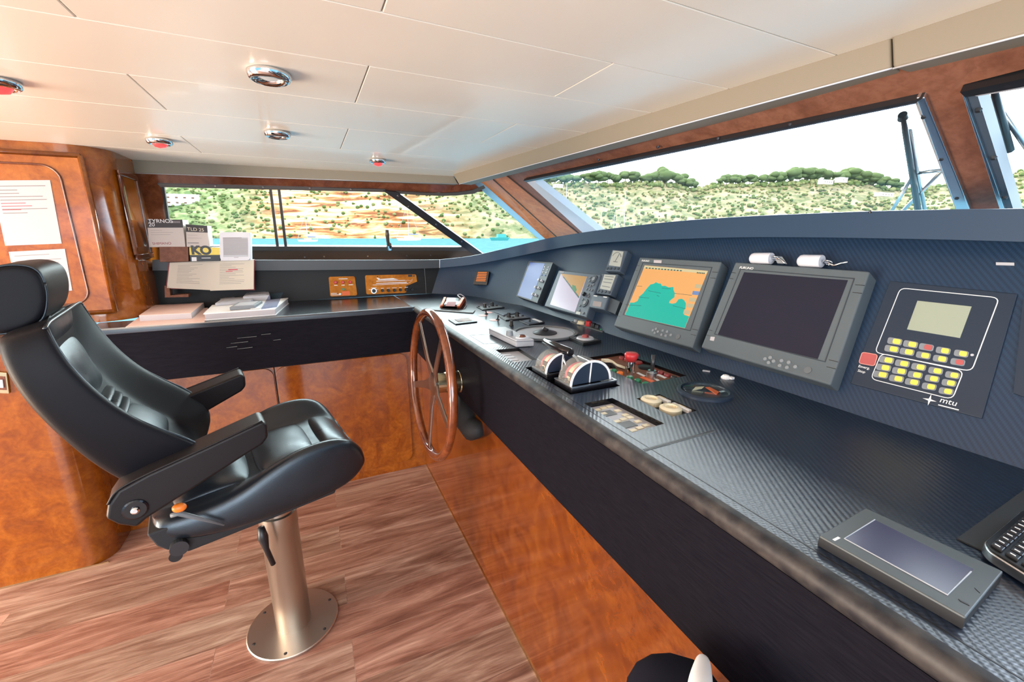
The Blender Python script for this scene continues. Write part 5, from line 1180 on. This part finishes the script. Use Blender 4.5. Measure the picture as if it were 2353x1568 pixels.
# backrest
Fp = [(90, 746), (98, 760), (142, 827), (208, 897), (283, 953), (359, 988), (428, 1014), (475, 1040), (520, 1085)]
Bp = [(-28, 782), (-36, 800), (-8, 864), (34, 930), (92, 992), (150, 1046), (212, 1096), (290, 1140), (380, 1175)]
FR = [near(p, -.25) for p in Fp]; BK = [near(p, -.25) for p in Bp]
rec = [.12, .15, .34, .48, .53, .54, .52, .45, .3]
wing = [0, 0, 0, .005, .02, .05, .06, .02]
hw = [.215, .235, .252, .255, .256, .256, .254, .246, .225]
loops = []
for i in range(9):
    (fx, fz), (bx, bz) = FR[i], BK[i]
    def q(y, d): return LC(fx + (bx - fx) * d, y, fz + (bz - fz) * d)
    r = rec[i]; w = hw[i]
    half = [(-w * .84, 1.0), (-w * .98, .88), (-w, .4), (-w * 1.01, .06), (-w * .985, -.03), (-w * .90, -.03), (-w * .74, r * .40), (-w * .56, r * .86), (-w * .46, r)]
    loops.append([q(y, d) for y, d in half] + [q(-y, d) for y, d in half[::-1]])
MB().loft(loops).build('backrest', 'leather_shell', chair, subsurf=2)
def bq(i, y, d):
    k = int(min(i, 7.999)); u = i - k
    fx = lerp(FR[k][0], FR[k + 1][0], u); fz = lerp(FR[k][1], FR[k + 1][1], u); bx = lerp(BK[k][0], BK[k + 1][0], u); bz = lerp(BK[k][1], BK[k + 1][1], u); r = lerp(rec[k], rec[k + 1], u)
    return LC(fx + (bx - fx) * (r + d), y, fz + (bz - fz) * (r + d))
def bpad(name, i0, i1, w, dep, n=6):
    lp = []
    for k in range(n + 1):
        u = k / n; i = lerp(i0, i1, u); t_ = dep * bulge(u)
        lp.append([bq(i, y, d) for y, d in ((-w, .08), (-w, -t_ * .35), (-w * .8, -t_), (0, -t_ * 1.1), (w * .8, -t_), (w, -t_ * .35), (w, .08))])
    return MB().loft(lp).build(name, 'leather', chair, subsurf=2)
bpad('back_cushion_top', .35, 1.75, .145, .10); bpad('back_cushion', 1.9, 4.05, .125, .19)
for k in range(3): bpad('lumbar_roll', 4.1 + .33 * k, 4.38 + .33 * k, .115, .15, 4)
bpad('back_cushion', 5.15, 6.8, .125, .16)
mb = MB()
for s_ in (-1, 1):
    mb.tube(curve3([LC(FR[i][0] + .002, s_ * hw[i] * .95, FR[i][1] + .002) for i in range(1, 8)], 4), .0035, 6)
mb.tube(curve3([LC(FR[1][0], -hw[1] * .97, FR[1][1])] + [LC(FR[0][0] + .004, y, FR[0][1] - .006) for y in (-.18, 0, .18)] + [LC(FR[1][0], hw[1] * .97, FR[1][1])], 4), .0045, 6)
mb.build('piping', 'leather', chair, smooth=True)
# far bolster ends broad beside the seat; recliner cover on near side
# headrest: rounded block leaning back
hp = [near(p, -.14) for p in ((106, 650), (112, 690), (100, 738), (55, 762), (0, 775), (-60, 770), (-75, 700), (-60, 630), (0, 606), (60, 606), (92, 622))]
lp = []
cx_ = sum(x for x, z in hp) / len(hp); cz_ = sum(z for x, z in hp) / len(hp)
for y, s_ in ((-.142, .80), (-.140, .93), (-.125, 1.0), (-.06, 1.02), (0, 1.025), (.06, 1.02), (.125, 1.0), (.140, .93), (.142, .80)): lp.append([LC(cx_ + (x - cx_) * s_, y, cz_ + (z - cz_) * s_) for x, z in hp])
MB().loft(lp).build('headrest', 'leather_shell', chair, subsurf=2)
mb = MB(); hq = [LC(cx_ + (a - cx_) * .93, -.133, cz_ + (b_ - cz_) * .93) for a, b_ in hp]; mb.tube(curve3(hq + [hq[0]], 5), .003, 6); mb.build('headrest_piping', 'leather', chair, smooth=True)
for s_ in (-.06, .06): MB().cyl(LC(cx_ - .01, s_, cz_ - .12), LC(cx_, s_, cz_), .008).build('headrest_rod', 'black', chair)
# armrests
al = [near(p, -.312) for p in ((242, 1194), (247, 1162), (270, 1129), (337, 1092), (471, 1031), (603, 969), (615, 976), (617, 1006), (604, 1022), (471, 1108), (337, 1194), (314, 1214), (272, 1208))]
for s_ in (-1, 1):
    mb = MB(); mb.prism([LC(x, s_ * .312, z) for x, z in al], cl * (-s_ * .095)); ao = mb.build('armrest', 'leather_arm', chair, bevel=.010, seg=3)
    c = LC(*(lambda q: (q[0], s_ * .312, q[1]))(near((311, 1171), -.312)))
    wo = MB().lathe(c, cl * s_, [(.026, -.002), (.026, .003), (.022, .005), (.001, .005)], 24).build('pivot_washer', 'black_gloss', ao)
    MB().lathe(c + cl * s_ * .004, cl * s_, [(.009, 0), (.009, .005), (.005, .008), (.001, .008)], 12).build('pivot_bolt', 'chrome', wo)
    MB().tube([c - cl * s_ * .03, c - cl * s_ * .12], .02, 10).build('armrest_pivot', 'rubber', chair)
    mb = MB(); mb.tube(curve3([LC(al[i][0], s_ * .308, al[i][1]) for i in range(1, 6)], 4), .003, 6); mb.build('armrest_piping', 'leather_arm', ao, smooth=True)

# ================================================================== CEILING LAMPS
def lamp(p, r, red, label):
    c = onZ(p, ZT - .002); t = thing('downlight', label, 'ceiling lamp', c, 'recessed ceiling lamps')
    t.location = c
    MB().lathe(c, (0, 0, -1), [(r, 0), (r, .006), (r * .93, .016), (r * .78, .020), (r * .62, .014), (r * .56, .004), (r * .56, 0)], 36).build('bezel', 'chrome', t, smooth=True)
    MB().lathe(c, (0, 0, -1), [(r * .62, .002), (r * .60, .016), (r * .42, .028), (.001, .033)] if red else [(r * .6, .002), (r * .58, .008), (r * .35, .014), (.001, .016)], 24).build('lens', 'lamp_red' if red else 'lamp_lens', t, smooth=True)
lamp((618, 167), .048, False, 'chrome ceiling downlight nearest the camera'); lamp((637, 304), .045, False, 'chrome ceiling downlight with a clear lens between the two red ones')
lamp((366, 321), .045, True, 'red ceiling lamp above the burl bulkhead'); lamp((868, 367), .042, True, 'red ceiling lamp above the side window'); lamp((-8, 184), .045, True, 'red ceiling lamp cut by the left edge of the picture')

# ================================================================== PERSON AT THE LOWER EDGE
def skin(name, nodes, edges, m_, parent, root=0, sub=2):
    me = bpy.data.meshes.new(name); o = bpy.data.objects.new(name, me); COL.objects.link(o); o.parent = parent
    me.from_pydata([Vector(p) - parent.location for p, r in nodes], edges, []); me.materials.append(M[m_])
    md = o.modifiers.new('skin', 'SKIN'); sv = me.skin_vertices[0].data
    for i, (p, r) in enumerate(nodes): sv[i].radius = (r, r) if not hasattr(r, '__len__') else r; sv[i].use_root = i == root
    md.use_smooth_shade = True; md = o.modifiers.new('subsurf', 'SUBSURF'); md.levels = sub; md.render_levels = sub; return o
K = onX((1541, 1535), .42); sh = onX((1617, 1508), .455)
per = thing('person', 'person in dark trousers and a white shoe at the lower edge of the picture', 'person', (K.x - .15, K.y - .3, 0))
heel = onX((1596, 1700), .36)
hl, hr, pv = V(.03, -.44, .62), V(.25, -.44, .63), V(.14, -.50, .66)
fl = V(K.x + .03, K.y - .10, .11)
nodes = [(pv, .13), (hl, .105), (lerp(hl, K, .5) + V(0, 0, .02), .092), (lerp(hl, K, .85), .086), (K + V(0, 0, -.03), .080), (K + V(.02, -.02, -.17), .058), (K + V(.03, -.06, -.30), .052), (fl, .05),
         (hr, .10), (lerp(hr, heel, .45), .075), (lerp(hr, heel, .8), .055), (heel + V(-.02, -.05, .02), .042), (V(.14, -.56, .84), .125)]
skin('trousers', nodes, [(0, 1), (1, 2), (2, 3), (3, 4), (4, 5), (5, 6), (6, 7), (0, 8), (8, 9), (9, 10), (10, 11), (0, 12)], 'cloth', per)
skin('shoe', [(heel, .017), (lerp(heel, sh, .3), .018), (lerp(heel, sh, .65), .017), (lerp(heel, sh, .92), .011), (sh, .006)], [(i, i + 1) for i in range(4)], 'shoe_white', per)
skin('shoe', [(V(fl.x, fl.y, .05), .042), (V(fl.x, fl.y + .08, .045), .042), (V(fl.x + .01, fl.y + .18, .038), .036)], [(0, 1), (1, 2)], 'shoe_white', per)
# ================================================================== LIGHT
w = bpy.data.worlds.new('sky'); S.world = w; w.use_nodes = True; N = w.node_tree.nodes; L = w.node_tree.links
bg = N['Background']
tc = N.new('ShaderNodeTexCoord'); sx = N.new('ShaderNodeSeparateXYZ'); L.new(tc.outputs['Generated'], sx.inputs[0])
# sky colour: whitish haze low down and to the left, bluer to starboard and overhead
r1 = N.new('ShaderNodeValToRGB'); e = r1.color_ramp.elements
e[0].position = .30; e[0].color = (.55, .75, 1.0, 1); e[1].position = .62; e[1].color = (.90, .95, 1.0, 1)
mr = N.new('ShaderNodeMapRange'); mr.inputs[1].default_value = -1; mr.inputs[2].default_value = 1
L.new(sx.outputs['Y'], mr.inputs[0]); L.new(mr.outputs[0], r1.inputs['Fac'])
L.new(r1.outputs['Color'], bg.inputs['Color'])
ms = N.new('ShaderNodeMapRange'); ms.inputs[1].default_value = .1; ms.inputs[2].default_value = .9; ms.inputs[3].default_value = 1.5; ms.inputs[4].default_value = 14.0
dt = N.new('ShaderNodeVectorMath'); dt.operation = 'DOT_PRODUCT'; dt.inputs[1].default_value = (.6, .8, 0); L.new(tc.outputs['Generated'], dt.inputs[0]); L.new(dt.outputs['Value'], ms.inputs[0]); L.new(ms.outputs[0], bg.inputs['Strength'])
def area(name, loc, target, size, power, col, size_y=None):
    d = bpy.data.lights.new(name, 'AREA'); d.energy = power; d.color = col; d.shape = 'RECTANGLE'; d.size = size; d.size_y = size_y or size
    o = bpy.data.objects.new(name, d); COL.objects.link(o); o.location = loc
    o.rotation_euler = (Vector(target) - Vector(loc)).to_track_quat('-Z', 'Y').to_euler(); return o
sd = bpy.data.lights.new('sun', 'SUN'); sd.energy = 2.8; sd.angle = .01; sd.color = (1, .95, .86)
so_ = bpy.data.objects.new('sun', sd); COL.objects.link(so_); so_.rotation_euler = Vector((.50, .60, -.62)).to_track_quat('-Z', 'Y').to_euler()
# added fill lamps standing in for daylight from unseen openings aft and starboard
area('aft_daylight_fill', (-3.9, .9, 1.0), (-.5, 1.4, .9), 1.8, 120, (1, .88, .74))
area('warm_ceiling_fill', (-3.2, 1.2, .25), (-1.2, 1.6, 1.88), 1.2, 60, (1, .68, .42))  # added lamp, warms the ceiling as if by bounce from a deck
area('starboard_daylight_fill', (-1.0, -2.4, 1.2), (.0, 2.5, 1.3), 2.6, 52, (.95, .97, 1.0), 1.6)
vs = S.view_settings; S.display_settings.display_device = 'sRGB'; vs.view_transform = 'Standard'; vs.look = 'None'; vs.gamma = 1; vs.use_curve_mapping = False; vs.exposure = 0.9
S.cycles.use_denoising = True; S.cycles.max_bounces = 10; S.cycles.transparent_max_bounces = 16
